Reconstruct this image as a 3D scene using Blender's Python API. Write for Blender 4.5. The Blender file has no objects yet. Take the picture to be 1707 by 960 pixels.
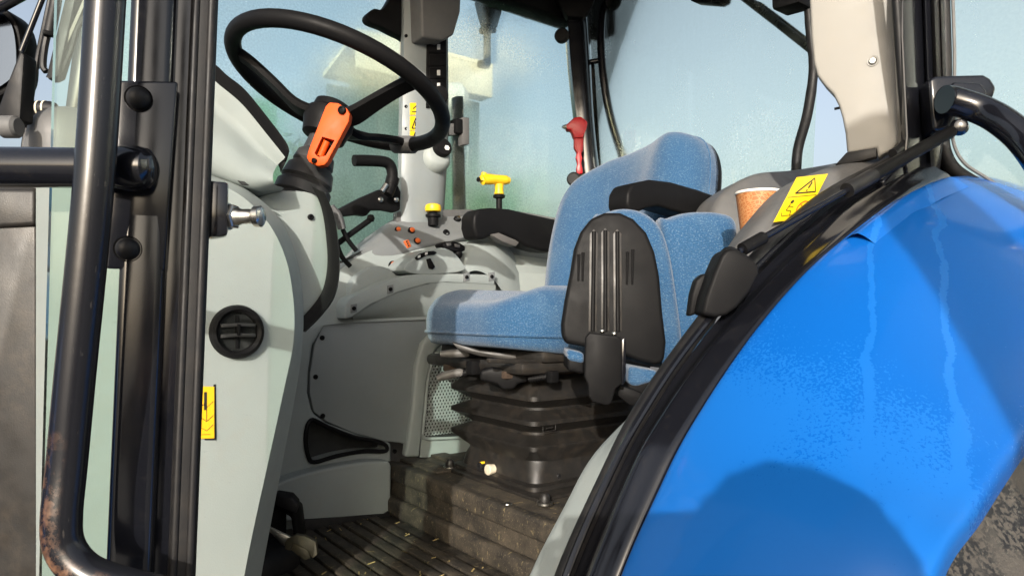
import bpy, bmesh, math, random
from mathutils import Vector, Matrix
random.seed(7)
R = math.radians
S = bpy.context.scene
COL = S.collection
V = Vector

# ------------------------------------------------------------------ camera, sky, sun, exposure
ZC = 1.70                                   # eye height over the yard
TH = R(37.0)                                # camera looks 37 deg rearward of straight-across the cab
FPX, CX, HY = 1150.0, 853.5, 520.0
FWD = V((math.sin(TH), math.cos(TH), 0)); RGT = V((math.cos(TH), -math.sin(TH), 0)); UP = V((0, 0, 1))
CAM = V((0, 0, ZC))
cam = bpy.data.cameras.new('camera'); camo = bpy.data.objects.new('camera', cam); COL.objects.link(camo)
cam.sensor_width = 36; cam.lens = FPX / 1707 * 36
cam.shift_y = (HY - 480) / 1707
cam.clip_start = 0.02; cam.clip_end = 3000
camo.location = CAM; camo.rotation_euler = (R(90), 0, -TH)
S.camera = camo

AZ, EL = R(46.0), R(18.0)                   # direction in which the light travels
w = bpy.data.worlds.new('World'); S.world = w; w.use_nodes = True
nt = w.node_tree; bg = nt.nodes['Background']
sky = nt.nodes.new('ShaderNodeTexSky'); sky.sky_type = 'NISHITA'; sky.sun_disc = False
sky.sun_elevation = EL; sky.sun_rotation = AZ + math.pi
sky.air_density = 1.0; sky.dust_density = 6.0; sky.ozone_density = 1.0
hz = nt.nodes.new('ShaderNodeHueSaturation'); hz.inputs['Saturation'].default_value = 0.66    # thin winter haze all round
nt.links.new(sky.outputs[0], hz.inputs['Color']); nt.links.new(hz.outputs[0], bg.inputs[0]); bg.inputs[1].default_value = 0.15
sl = bpy.data.lights.new('sun', 'SUN'); sl.energy = 3.0; sl.angle = R(0.53); sl.color = (1.0, 0.94, 0.86)
so = bpy.data.objects.new('sun', sl); COL.objects.link(so)
LDIR = V((math.sin(AZ) * math.cos(EL), math.cos(AZ) * math.cos(EL), -math.sin(EL)))
so.rotation_euler = LDIR.to_track_quat('-Z', 'Y').to_euler(); so.location = (-4, -4, 6)
S.view_settings.view_transform = 'Standard'; S.view_settings.look = 'None'
S.view_settings.gamma = 1; S.view_settings.use_curve_mapping = False
S.view_settings.exposure = 0.76

# ------------------------------------------------------------------ points: where a line of sight meets a real plane
def ray(u, v): return FWD + RGT * ((u - CX) / FPX) + UP * ((HY - v) / FPX)
def yy(y, pts): return [CAM + ray(u, v) * (y / ray(u, v).y) for u, v in pts]
def xx(x, pts): return [CAM + ray(u, v) * (x / ray(u, v).x) for u, v in pts]
def zz(z, pts): return [CAM + ray(u, v) * ((z - ZC) / ray(u, v).z) for u, v in pts]
def dd(d, pts): return [CAM + ray(u, v) * d for u, v in pts]
def pl(A, n, pts): return [CAM + ray(u, v) * ((A - CAM).dot(n) / ray(u, v).dot(n)) for u, v in pts]
def spl(pts, n=8, closed=False):            # Catmull-Rom through points
    pts = [V(p) for p in pts]; m = len(pts); out = []
    segs = m if closed else m - 1
    for i in range(segs):
        if closed: a, b, c, d = pts[i-1], pts[i], pts[(i+1) % m], pts[(i+2) % m]
        else: a, b, c, d = pts[max(i-1, 0)], pts[i], pts[i+1], pts[min(i+2, m-1)]
        for k in range(n):
            t = k / n
            out.append(0.5 * ((2*b) + (c-a)*t + (2*a-5*b+4*c-d)*t*t + (3*b-a-3*c+d)*t**3))
    if not closed: out.append(pts[-1])
    return out

# ------------------------------------------------------------------ materials
MATS = {}
def nodes(name):
    m = bpy.data.materials.new(name); m.use_nodes = True; MATS[name] = m
    t = m.node_tree; return m, t, t.nodes['Principled BSDF']
def N(t, kind, **kw):
    n = t.nodes.new(kind)
    for k, v in kw.items():
        if k.startswith('i_'): n.inputs[k[2:].replace('_', ' ')].default_value = v
        else: setattr(n, k, v)
    return n
def ramp(t, src, stops):
    r = N(t, 'ShaderNodeValToRGB'); e = r.color_ramp.elements
    while len(e) < len(stops): e.new(0.5)
    for i, (p, c) in enumerate(stops): e[i].position = p; e[i].color = (*c, 1) if len(c) == 3 else c
    t.links.new(src, r.inputs[0]); return r
def objco(t, scale=(1, 1, 1), rot=(0, 0, 0)):
    tc = N(t, 'ShaderNodeTexCoord'); mp = N(t, 'ShaderNodeMapping')
    mp.inputs['Scale'].default_value = scale; mp.inputs['Rotation'].default_value = rot
    t.links.new(tc.outputs['Object'], mp.inputs[0]); return mp.outputs[0]
def noise(t, co, scale, detail=4, rough=0.55):
    n = N(t, 'ShaderNodeTexNoise', i_Scale=scale, i_Detail=detail, i_Roughness=rough)
    t.links.new(co, n.inputs['Vector']); return n
def mixc(t, fac, a, b):
    m = N(t, 'ShaderNodeMix', data_type='RGBA')
    for s, x in ((m.inputs[6], a), (m.inputs[7], b)):
        if isinstance(x, tuple): s.default_value = (*x, 1)
        else: t.links.new(x, s)
    if isinstance(fac, float): m.inputs[0].default_value = fac
    else: t.links.new(fac, m.inputs[0])
    return m.outputs[2]
def mth(t, op, a, b=0.0, clamp=False):
    m = N(t, 'ShaderNodeMath', operation=op, use_clamp=clamp)
    for i, x in enumerate((a, b)):
        if isinstance(x, (int, float)): m.inputs[i].default_value = x
        else: t.links.new(x, m.inputs[i])
    return m.outputs[0]
def bump(t, b, h, strength, dist=0.001):
    n = N(t, 'ShaderNodeBump', i_Strength=strength, i_Distance=dist)
    t.links.new(h, n.inputs['Height']); t.links.new(n.outputs[0], b.inputs['Normal'])

def plain(name, col, rough=0.5, metal=0.0, var=0.15, vscale=9, bumpn=None, dust=None, dustamt=0.35, coat=0.0, spec=0.5, scuff=0.0):
    """colour with slow variation, optional fine relief and optional dust of its own shape"""
    m, t, b = nodes(name); co = objco(t)
    n1 = noise(t, co, vscale, 5)
    dark = tuple(c * (1 - var) for c in col); lite = tuple(min(1, c * (1 + var)) for c in col)
    c = mixc(t, n1.outputs[0], dark, lite)
    rr = ramp(t, noise(t, co, 26, 6).outputs[0], [(0.3, (rough*0.8,)*3), (0.7, (min(1, rough*1.25),)*3)])
    t.links.new(rr.outputs[0], b.inputs['Roughness'])
    if dust:
        dn = noise(t, co, 38, 8, 0.7); dn2 = noise(t, co, 7, 3)
        f = mth(t, 'MULTIPLY', ramp(t, dn.outputs[0], [(0.45, (0,)*3), (0.72, (1,)*3)]).outputs[0],
                ramp(t, dn2.outputs[0], [(0.35, (0.15,)*3), (0.65, (1,)*3)]).outputs[0])
        c = mixc(t, mth(t, 'MULTIPLY', f, dustamt), c, dust)
    if scuff:
        s1 = noise(t, objco(t, (26, 3, 40), (0.4, 0.3, 0.9)), 6, 5, 0.7); s2 = noise(t, objco(t, (5, 40, 22), (0.7, -0.5, 0.2)), 6, 5, 0.7)
        g = mth(t, 'MAXIMUM', ramp(t, s1.outputs[0], [(0.66, (0,)*3), (0.70, (1,)*3)]).outputs[0], ramp(t, s2.outputs[0], [(0.67, (0,)*3), (0.71, (1,)*3)]).outputs[0])
        c = mixc(t, mth(t, 'MULTIPLY', g, scuff), c, tuple(x*0.55 for x in col))
        gr = ramp(t, noise(t, co, 5, 7, 0.65).outputs[0], [(0.45, (0,)*3), (0.75, (1,)*3)])
        c = mixc(t, mth(t, 'MULTIPLY', gr.outputs[0], scuff*0.8), c, tuple(x*0.72 for x in col))
    t.links.new(c, b.inputs['Base Color'])
    b.inputs['Metallic'].default_value = metal; b.inputs['Coat Weight'].default_value = coat
    b.inputs['Coat Roughness'].default_value = 0.08; b.inputs['Specular IOR Level'].default_value = spec
    if bumpn: bump(t, b, noise(t, co, bumpn[0], 3).outputs[0], bumpn[1], 0.0006)
    return m

TAN = (0.20, 0.14, 0.085)
plain('cab_plastic', (0.285, 0.318, 0.31), 0.5, var=0.06, scuff=0.35, bumpn=(450, 0.4), dust=(0.30, 0.27, 0.21), dustamt=0.22)
plain('beige_plastic', (0.265, 0.255, 0.232), 0.5, var=0.05, bumpn=(700, 0.2), dust=(0.30, 0.26, 0.20), dustamt=0.18)
plain('grey_plastic', (0.098, 0.098, 0.098), 0.55, var=0.10, bumpn=(600, 0.3), dust=(0.2, 0.18, 0.15), dustamt=0.25)
plain('mid_plastic', (0.155, 0.165, 0.168), 0.52, var=0.08, bumpn=(600, 0.25), dust=(0.24, 0.21, 0.17), dustamt=0.25)
plain('shaded_cab_plastic', (0.205, 0.23, 0.235), 0.5, var=0.06, scuff=0.35, bumpn=(600, 0.25), dust=(0.24, 0.21, 0.17), dustamt=0.25)  # cab plastic darkened for wall and pillar, shade put into the colour
plain('boot_rubber', (0.03, 0.03, 0.03), 0.5, bumpn=(300, 0.2), dust=(0.12, 0.1, 0.08), dustamt=0.2)
plain('black_plastic', (0.007, 0.007, 0.0075), 0.46, bumpn=(800, 0.2), dust=(0.05, 0.043, 0.035), dustamt=0.06, spec=0.08)
plain('dusty_black', (0.013, 0.012, 0.011), 0.45, bumpn=(500, 0.3), dust=(0.10, 0.075, 0.052), dustamt=0.28, spec=0.5)
plain('rubber', (0.008, 0.008, 0.009), 0.5, bumpn=(300, 0.15), dust=(0.09, 0.075, 0.055), dustamt=0.16, spec=0.3)
plain('orange_plastic', (0.62, 0.075, 0.006), 0.5, spec=0.2, var=0.08, dust=(0.25, 0.07, 0.02), dustamt=0.3)
plain('orange_button', (0.62, 0.13, 0.03), 0.45)
plain('yellow_plastic', (0.80, 0.50, 0.012), 0.42, var=0.06)
plain('sticker_yellow', (0.80, 0.55, 0.01), 0.38, var=0.05, dust=(0.4, 0.3, 0.05), dustamt=0.2)
plain('sticker_amber', (0.80, 0.43, 0.008), 0.4, var=0.05, dust=(0.4, 0.25, 0.05), dustamt=0.25)
plain('print_black', (0.012, 0.012, 0.012), 0.5)
plain('print_red', (0.6, 0.03, 0.02), 0.5)
plain('red_plastic', (0.38, 0.008, 0.014), 0.4, var=0.1)
plain('steel', (0.55, 0.54, 0.50), 0.28, metal=1.0, dust=(0.25, 0.18, 0.1), dustamt=0.4)
plain('rusty', (0.045, 0.028, 0.018), 0.8, var=0.5, vscale=60)
plain('lever_grey', (0.10, 0.095, 0.09), 0.5)
plain('blue_plastic', (0.03, 0.16, 0.36), 0.4)
plain('white_knob', (0.62, 0.55, 0.42), 0.45, dust=TAN, dustamt=0.5)
plain('pale_print', (0.6, 0.6, 0.58), 0.5)
plain('worn_pedal', (0.06, 0.055, 0.04), 0.45, metal=0.4, var=0.5, vscale=60, dust=(0.15, 0.125, 0.06), dustamt=0.7)
plain('concrete_yard', (0.10, 0.10, 0.10), 0.85, var=0.25, vscale=0.7, bumpn=(40, 0.4))
plain('cream_cladding', (0.70, 0.62, 0.46), 0.6, var=0.08, vscale=2)
plain('dark_cladding', (0.05, 0.085, 0.08), 0.6, var=0.15, vscale=2)
plain('dark_opening', (0.02, 0.022, 0.022), 0.7)
plain('green_paint', (0.018, 0.13, 0.035), 0.35, var=0.2, coat=0.3)
plain('hair', (0.03, 0.02, 0.014), 0.6)
plain('skin', (0.55, 0.33, 0.24), 0.5, var=0.06)
plain('jacket', (0.03, 0.04, 0.06), 0.8)
plain('trousers', (0.035, 0.038, 0.05), 0.85)
plain('leaf_green', (0.05, 0.09, 0.03), 0.7, var=0.4, vscale=4)
plain('bark', (0.10, 0.075, 0.05), 0.85, var=0.3, vscale=20)
plain('straw', (0.45, 0.34, 0.14), 0.7, var=0.3, vscale=90)

def m_black_paint():
    m, t, b = nodes('black_paint'); co = objco(t)
    b.inputs['Base Color'].default_value = (0.006, 0.0065, 0.009, 1)
    s = noise(t, objco(t, (60, 60, 3), (0.3, 0.2, 0.4)), 6, 6, 0.7)
    sc = ramp(t, s.outputs[0], [(0.68, (0, 0, 0)), (0.74, (1, 1, 1))])
    d = ramp(t, noise(t, co, 70, 8, 0.7).outputs[0], [(0.55, (0, 0, 0)), (0.8, (1, 1, 1))])
    f = mth(t, 'MULTIPLY', d.outputs[0], 0.10)
    c = mixc(t, f, (0.006, 0.0065, 0.009), (0.10, 0.085, 0.065))
    c = mixc(t, mth(t, 'MULTIPLY', sc.outputs[0], 0.25), c, (0.10, 0.095, 0.09))
    t.links.new(c, b.inputs['Base Color'])
    rr = ramp(t, noise(t, co, 14, 6).outputs[0], [(0.3, (0.10,)*3), (0.75, (0.22,)*3)])
    t.links.new(rr.outputs[0], b.inputs['Roughness'])
    b.inputs['Coat Weight'].default_value = 0.3; b.inputs['Coat Roughness'].default_value = 0.12
    bump(t, b, noise(t, co, 45, 2).outputs[0], 0.05, 0.001)
m_black_paint()
def m_worn_tube():                           # paint knocked off along the handrail
    m, t, b = nodes('worn_tube'); co = objco(t)
    ge = N(t, 'ShaderNodeSeparateXYZ'); t.links.new(co, ge.inputs[0])
    low = N(t, 'ShaderNodeMapRange', i_From_Min=1.62, i_From_Max=1.42); t.links.new(ge.outputs[2], low.inputs[0])
    ng = N(t, 'ShaderNodeNewGeometry'); dt = N(t, 'ShaderNodeVectorMath', operation='DOT_PRODUCT')
    t.links.new(ng.outputs['Normal'], dt.inputs[0]); dt.inputs[1].default_value = (-0.97, -0.22, 0)
    side = ramp(t, dt.outputs['Value'], [(0.3, (0,)*3), (0.75, (1,)*3)])
    n = ramp(t, noise(t, co, 55, 8, 0.7).outputs[0], [(0.47, (0,)*3), (0.60, (0.85,)*3)])
    f = mth(t, 'MULTIPLY', mth(t, 'MULTIPLY', low.outputs[0], side.outputs[0]), n.outputs[0], True)
    rust = mixc(t, noise(t, co, 120, 4).outputs[0], (0.16, 0.06, 0.02), (0.30, 0.17, 0.10))
    base = mixc(t, ramp(t, noise(t, objco(t, (40, 40, 8)), 8, 6).outputs[0], [(0.66, (0,)*3), (0.72, (0.3,)*3)]).outputs[0], (0.007, 0.0075, 0.01), (0.10, 0.09, 0.08))
    t.links.new(mixc(t, f, base, rust), b.inputs['Base Color'])
    t.links.new(mixc(t, f, (0.24, 0.24, 0.24), (0.7, 0.7, 0.7)), b.inputs['Roughness'])
    bump(t, b, noise(t, co, 60, 4).outputs[0], 0.08, 0.001)
m_worn_tube()
def m_blue_paint():                          # glossy blue with a film of dew: fine haze, drops, wiped runs
    m, t, b = nodes('blue_paint'); co = objco(t)
    sp = N(t, 'ShaderNodeSeparateXYZ'); t.links.new(co, sp.inputs[0])
    dn = noise(t, co, 300, 3, 0.6); big = noise(t, co, 9, 4); spd = noise(t, co, 480, 2)
    # dew covers the upper, outer part of the guard, ragged lower limit
    zone = N(t, 'ShaderNodeMapRange', i_From_Min=0.57, i_From_Max=0.80)
    t.links.new(mth(t, 'ADD', sp.outputs[0], mth(t, 'MULTIPLY', mth(t, 'SUBTRACT', big.outputs[0], 0.5), 0.30)), zone.inputs[0])
    wob = noise(t, co, 13, 2, 0.5)
    qq = mth(t, 'ADD', mth(t, 'SUBTRACT', sp.outputs[1], mth(t, 'MULTIPLY', sp.outputs[0], 0.45)), mth(t, 'MULTIPLY', mth(t, 'SUBTRACT', wob.outputs[0], 0.5), 0.035))
    rn_ = 1.0
    for q0, wd_ in ((0.022, 0.0042), (-0.062, 0.0050)):      # drops that ran down and wiped the film away
        k_ = N(t, 'ShaderNodeMapRange', i_From_Min=wd_*0.35, i_From_Max=wd_*1.5)
        t.links.new(mth(t, 'ABSOLUTE', mth(t, 'SUBTRACT', qq, q0)), k_.inputs[0])
        rn_ = mth(t, 'MULTIPLY', k_.outputs[0], rn_)
    zz_ = mth(t, 'MULTIPLY', zone.outputs[0], rn_)
    thr = mth(t, 'SUBTRACT', 0.78, mth(t, 'MULTIPLY', zz_, 0.55))
    drops = N(t, 'ShaderNodeMapRange', i_From_Min=0.0, i_From_Max=0.06)
    t.links.new(mth(t, 'SUBTRACT', dn.outputs[0], thr), drops.inputs[0])
    c = mixc(t, drops.outputs[0], (0.008, 0.118, 0.43), (0.004, 0.095, 0.385))
    c = mixc(t, mth(t, 'MULTIPLY', ramp(t, spd.outputs[0], [(0.66, (0,)*3), (0.75, (1,)*3)]).outputs[0], mth(t, 'MULTIPLY', drops.outputs[0], 0.35)), c, (0.012, 0.15, 0.52))
    t.links.new(c, b.inputs['Base Color'])
    t.links.new(mixc(t, drops.outputs[0], (0.36,)*3, (0.26,)*3), b.inputs['Roughness'])
    b.inputs['Coat Weight'].default_value = 0.22; b.inputs['Coat Roughness'].default_value = 0.05; b.inputs['Specular IOR Level'].default_value = 0.12
    bump(t, b, mth(t, 'MULTIPLY', dn.outputs[0], drops.outputs[0]), 0.16, 0.0009)
m_blue_paint()
def m_dewy_rubber():
    m, t, b = nodes('dewy_rubber'); co = objco(t)
    n = ramp(t, noise(t, co, 210, 3).outputs[0], [(0.44, (0,)*3), (0.52, (1,)*3)])
    z = ramp(t, noise(t, co, 11, 3).outputs[0], [(0.40, (0,)*3), (0.52, (1,)*3)])
    f = mth(t, 'MULTIPLY', n.outputs[0], z.outputs[0])
    t.links.new(mixc(t, f, (0.060, 0.053, 0.045), (0.010, 0.009, 0.009)), b.inputs['Base Color'])
    t.links.new(mixc(t, f, (0.7,)*3, (0.35,)*3), b.inputs['Roughness'])
    bump(t, b, n.outputs[0], 0.3, 0.001)
m_dewy_rubber()
def m_fabric():
    m, t, b = nodes('blue_fabric'); co = objco(t)
    f1 = ramp(t, noise(t, objco(t, (1, 1, 1), (0.5, 0.9, 0.6)), 1, 0).outputs[0], [(0, (0,)*3), (1, (1,)*3)])
    s1 = noise(t, objco(t, (100, 420, 420), (0.6, 0.75, 0.75)), 1.0, 1.0)
    s2 = noise(t, objco(t, (420, 100, 420), (0.5, -0.75, 0.6)), 1.0, 1.0)
    a = ramp(t, s1.outputs[0], [(0.60, (0,)*3), (0.70, (1,)*3)]); c2 = ramp(t, s2.outputs[0], [(0.61, (0,)*3), (0.71, (1,)*3)])
    fl = mth(t, 'MAXIMUM', a.outputs[0], c2.outputs[0])
    base = mixc(t, noise(t, co, 330, 2).outputs[0], (0.013, 0.050, 0.118), (0.036, 0.106, 0.212))
    base = mixc(t, mth(t, 'MULTIPLY', ramp(t, noise(t, co, 11, 5).outputs[0], [(0.5, (0,)*3), (0.8, (1,)*3)]).outputs[0], 0.35), base, (0.10, 0.16, 0.22))
    t.links.new(mixc(t, mth(t, 'MULTIPLY', fl, 0.40), base, (0.18, 0.26, 0.33)), b.inputs['Base Color'])
    b.inputs['Roughness'].default_value = 0.92; b.inputs['Sheen Weight'].default_value = 0.25
    b.inputs['Specular IOR Level'].default_value = 0.15
    wv = N(t, 'ShaderNodeTexWave', wave_type='BANDS', bands_direction='DIAGONAL', i_Scale=130.0, i_Distortion=1.5, i_Detail=1.0); t.links.new(co, wv.inputs[0])
    h = mth(t, 'ADD', mth(t, 'ADD', noise(t, co, 420, 2).outputs[0], mth(t, 'MULTIPLY', wv.outputs[0], 0.5)), mth(t, 'MULTIPLY', fl, 0.4))
    bump(t, b, h, 0.55, 0.0016)
m_fabric()
def m_mat():                                  # rubber mat with trodden-in dirt and chaff
    m, t, b = nodes('floor_rubber'); co = objco(t)
    a = noise(t, co, 16, 8, 0.72); c = noise(t, objco(t, (40, 120, 60), (0, 0, 0.7)), 1, 4)
    d = noise(t, co, 260, 3)
    f = ramp(t, a.outputs[0], [(0.38, (0.10,)*3), (0.66, (0.9,)*3)])
    col = mixc(t, mth(t, 'MULTIPLY', f.outputs[0], 0.75), (0.008, 0.0075, 0.007), (0.095, 0.076, 0.053))
    col = mixc(t, mth(t, 'MULTIPLY', ramp(t, c.outputs[0], [(0.63, (0,)*3), (0.70, (1,)*3)]).outputs[0], 0.5), col, (0.30, 0.24, 0.12))
    col = mixc(t, mth(t, 'MULTIPLY', ramp(t, d.outputs[0], [(0.6, (0,)*3), (0.72, (1,)*3)]).outputs[0], 0.4), col, (0.28, 0.22, 0.14))
    t.links.new(col, b.inputs['Base Color']); b.inputs['Roughness'].default_value = 0.7
    bump(t, b, mth(t, 'ADD', a.outputs[0], d.outputs[0]), 0.5, 0.0018)
m_mat()
def m_cup():
    m, t, b = nodes('cup_print')
    v = N(t, 'ShaderNodeTexVoronoi', feature='DISTANCE_TO_EDGE', i_Scale=140.0); t.links.new(objco(t), v.inputs['Vector'])
    l = ramp(t, v.outputs['Distance'], [(0.05, (1,)*3), (0.09, (0,)*3)])
    wv = N(t, 'ShaderNodeTexWave', wave_type='RINGS', rings_direction='SPHERICAL', i_Scale=55.0); t.links.new(objco(t), wv.inputs[0])
    l2 = ramp(t, wv.outputs[0], [(0.80, (0,)*3), (0.9, (0.7,)*3)])
    t.links.new(mixc(t, mth(t, 'MAXIMUM', l.outputs[0], l2.outputs[0]), (0.33, 0.11, 0.03), (0.44, 0.22, 0.09)), b.inputs['Base Color'])
    b.inputs['Roughness'].default_value = 0.55
m_cup(); plain('paper_white', (0.78, 0.76, 0.70), 0.6)
def m_glass(name, tint, fog_lo, fog_hi, zlo, zhi, fogcol, droplets=0.25, streak=0.1):
    """tinted pane, clear where dry, milky where it is fogged (fog by height plus ragged noise and drops)"""
    m = bpy.data.materials.new(name); m.use_nodes = True; MATS[name] = m; t = m.node_tree
    for n in list(t.nodes): t.nodes.remove(n)
    out = N(t, 'ShaderNodeOutputMaterial'); co = objco(t)
    tr = N(t, 'ShaderNodeBsdfTransparent'); tr.inputs[0].default_value = (*[c**0.5 for c in tint], 1)
    rf = N(t, 'ShaderNodeBsdfRefraction'); rf.inputs['IOR'].default_value = 1.10; rf.inputs['Roughness'].default_value = 0.42; rf.inputs[0].default_value = (*fogcol, 1)
    tr2 = N(t, 'ShaderNodeBsdfTranslucent'); tr2.inputs[0].default_value = (*fogcol, 1)
    tl = N(t, 'ShaderNodeMixShader'); tl.inputs[0].default_value = 0.22
    df = N(t, 'ShaderNodeBsdfDiffuse'); df.inputs[0].default_value = (0.85, 0.95, 0.93, 1)      # droplets also send light back
    td = N(t, 'ShaderNodeMixShader'); td.inputs[0].default_value = 0.5
    t.links.new(tr2.outputs[0], td.inputs[1]); t.links.new(df.outputs[0], td.inputs[2])
    tl.inputs[0].default_value = 0.05
    t.links.new(rf.outputs[0], tl.inputs[1]); t.links.new(td.outputs[0], tl.inputs[2])
    gl = N(t, 'ShaderNodeBsdfGlossy'); gl.inputs['Roughness'].default_value = 0.03
    sp = N(t, 'ShaderNodeSeparateXYZ'); t.links.new(co, sp.inputs[0])
    mr = N(t, 'ShaderNodeMapRange', i_From_Min=zlo, i_From_Max=zhi, i_To_Min=fog_lo, i_To_Max=fog_hi); t.links.new(sp.outputs[2], mr.inputs[0])
    n1 = noise(t, co, 4.5, 5); n2 = noise(t, co, 150, 3); n3 = noise(t, objco(t, (30, 30, 2.2)), 1, 3)
    f = mth(t, 'ADD', mr.outputs[0], mth(t, 'MULTIPLY', mth(t, 'SUBTRACT', n1.outputs[0], 0.5), 0.5))
    f = mth(t, 'ADD', f, mth(t, 'MULTIPLY', mth(t, 'SUBTRACT', n2.outputs[0], 0.5), droplets))
    f = mth(t, 'ADD', f, mth(t, 'MULTIPLY', mth(t, 'SUBTRACT', n3.outputs[0], 0.5), streak))
    f = mth(t, 'MINIMUM', mth(t, 'MAXIMUM', f, 0.02), 0.96)
    f = mth(t, 'SUBTRACT', 1.0, mth(t, 'POWER', mth(t, 'SUBTRACT', 1.0, f), 0.5))
    mx = N(t, 'ShaderNodeMixShader'); t.links.new(f, mx.inputs[0]); t.links.new(tr.outputs[0], mx.inputs[1]); t.links.new(tl.outputs[0], mx.inputs[2])
    fr = N(t, 'ShaderNodeFresnel'); fr.inputs[0].default_value = 1.35
    m2 = N(t, 'ShaderNodeMixShader'); t.links.new(fr.outputs[0], m2.inputs[0]); t.links.new(mx.outputs[0], m2.inputs[1]); t.links.new(gl.outputs[0], m2.inputs[2])
    t.links.new(m2.outputs[0], out.inputs[0])
FOG = (0.96, 1.0, 0.92)
m_glass('glass_rear', (0.93, 1.0, 0.90), 0.46, 0.36, 1.9, 2.9, FOG, 0.22, 0.18)
m_glass('glass_side', (0.80, 0.97, 0.93), 0.95, 0.30, 2.15, 2.80, FOG, 0.6, 0.1)
m_glass('glass_front', (0.72, 0.94, 0.90), 0.90, 0.72, 1.9, 2.8, (0.92, 0.99, 0.96), 0.5, 0.15)
m_glass('glass_clear', (0.76, 0.92, 0.84), 0.03, 0.03, 1.5, 2.5, FOG, 0.06, 0.05)
m_glass('glass_door', (0.90, 1.0, 0.90), 0.45, 0.50, 1.9, 2.6, FOG, 0.3, 0.3)
def m_mirror():
    m, t, b = nodes('mirror_glass'); b.inputs['Base Color'].default_value = (0.10, 0.12, 0.15, 1); b.inputs['Metallic'].default_value = 1; b.inputs['Roughness'].default_value = 0.15
m_mirror()

# ------------------------------------------------------------------ mesh helpers
def finish(name, bm, mat, parent=None, smooth=True, angle=38):
    bmesh.ops.recalc_face_normals(bm, faces=bm.faces)
    me = bpy.data.meshes.new(name); bm.to_mesh(me); bm.free()
    if smooth:
        for p in me.polygons: p.use_smooth = True
        me.set_sharp_from_angle(angle=R(angle))
    o = bpy.data.objects.new(name, me); COL.objects.link(o)
    me.materials.append(MATS[mat])
    put(o, parent); return o
def put(o, parent):
    if parent is not None:
        o.parent = parent
        if parent.get('base'): o.matrix_parent_inverse = Matrix.Translation(-V(parent.location))
def part(name, build, mat, parent, **kw):
    bm = bmesh.new()
    for b in (build if isinstance(build, list) else [build]): b(bm)
    return finish(name, bm, mat, parent, **kw)
def tag(o, label, cat=None, group=None, kind=None):
    if label: o['label'] = label
    if cat: o['category'] = cat
    if group: o['group'] = group
    if kind: o['kind'] = kind
    return o
def empty(name, loc):
    o = bpy.data.objects.new(name, None); COL.objects.link(o); o.location = loc; o['base'] = 1; o.empty_display_size = 0.1; return o
def merge(bm, tmp):
    me = bpy.data.meshes.new('t'); tmp.to_mesh(me); tmp.free(); bm.from_mesh(me); bpy.data.meshes.remove(me)
def bev(tmp, wd, seg=2, ang=30):
    if wd <= 0: return
    ed = [e for e in tmp.edges if len(e.link_faces) == 2 and e.calc_face_angle(0) > R(ang)]
    bmesh.ops.bevel(tmp, geom=ed, offset=wd, segments=seg, affect='EDGES', profile=0.5, clamp_overlap=True)
def prism(pts, vec, wd=0.002, seg=2, ang=30):
    def f(bm):
        t = bmesh.new(); vec_ = V(vec)
        a = [t.verts.new(p) for p in pts]; b = [t.verts.new(V(p) + vec_) for p in pts]
        t.faces.new(a); t.faces.new(b[::-1]); n = len(a)
        for i in range(n): t.faces.new((a[i], b[i], b[(i+1) % n], a[(i+1) % n]))
        bmesh.ops.recalc_face_normals(t, faces=t.faces)
        bev(t, wd, seg, ang)
        merge(bm, t)
    return f
def box(c, s, wd=0.003, rot=None, seg=2):
    def f(bm):
        t = bmesh.new(); bmesh.ops.create_cube(t, size=1.0)
        bmesh.ops.scale(t, vec=s, verts=t.verts); bev(t, wd, seg)
        M = Matrix.Translation(V(c)) @ (rot.to_4x4() if rot is not None else Matrix())
        bmesh.ops.transform(t, matrix=M, verts=t.verts); merge(bm, t)
    return f
def frame_of(a):
    a = V(a).normalized(); h = V((0, 0, 1)) if abs(a.z) < 0.9 else V((1, 0, 0))
    s = a.cross(h).normalized(); return a, s, s.cross(a).normalized()
def tube(pts, r, n=14, closed=False, sm=0, cap=True, flat=1.0):
    def f(bm):
        P = spl(pts, sm, closed) if sm else [V(p) for p in pts]
        rr = r if isinstance(r, (list, tuple)) else None
        m = len(P); rings = []; prev = None
        for i, p in enumerate(P):
            if closed: tg = (P[(i+1) % m] - P[i-1]).normalized()
            else: tg = (P[min(i+1, m-1)] - P[max(i-1, 0)]).normalized()
            if prev is None: _, s, q = frame_of(tg)
            else:
                s = (prev - tg * prev.dot(tg)).normalized(); q = s.cross(tg).normalized()
            prev = s
            rad = (rr[min(len(rr)-1, int(round(i / (m-1) * (len(rr)-1))))] if rr else r)
            rings.append([bm.verts.new(p + (s * math.cos(k*2*math.pi/n) + q * math.sin(k*2*math.pi/n) * flat) * rad) for k in range(n)])
        for i in range(m if closed else m-1):
            A, B = rings[i], rings[(i+1) % m]
            for k in range(n): bm.faces.new((A[k], A[(k+1) % n], B[(k+1) % n], B[k]))
        if not closed and cap: bm.faces.new(rings[0][::-1]); bm.faces.new(rings[-1])
    return f
def lathe(prof, org, axis, n=24):
    """prof: (radius, height along axis)"""
    def f(bm):
        a, s, q = frame_of(axis); o = V(org); rings = []
        for r, h in prof:
            if r < 1e-6: rings.append([bm.verts.new(o + a*h)])
            else: rings.append([bm.verts.new(o + a*h + (s*math.cos(k*2*math.pi/n) + q*math.sin(k*2*math.pi/n))*r) for k in range(n)])
        for A, B in zip(rings, rings[1:]):
            for k in range(n):
                j = (k+1) % n
                vs = [A[k % len(A)], A[j % len(A)], B[j % len(B)], B[k % len(B)]]
                u = []
                for v in vs:
                    if v not in u: u.append(v)
                if len(u) > 2: bm.faces.new(u)
        if len(rings[0]) > 1: bm.faces.new(rings[0][::-1])
        if len(rings[-1]) > 1: bm.faces.new(rings[-1])
    return f
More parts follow.
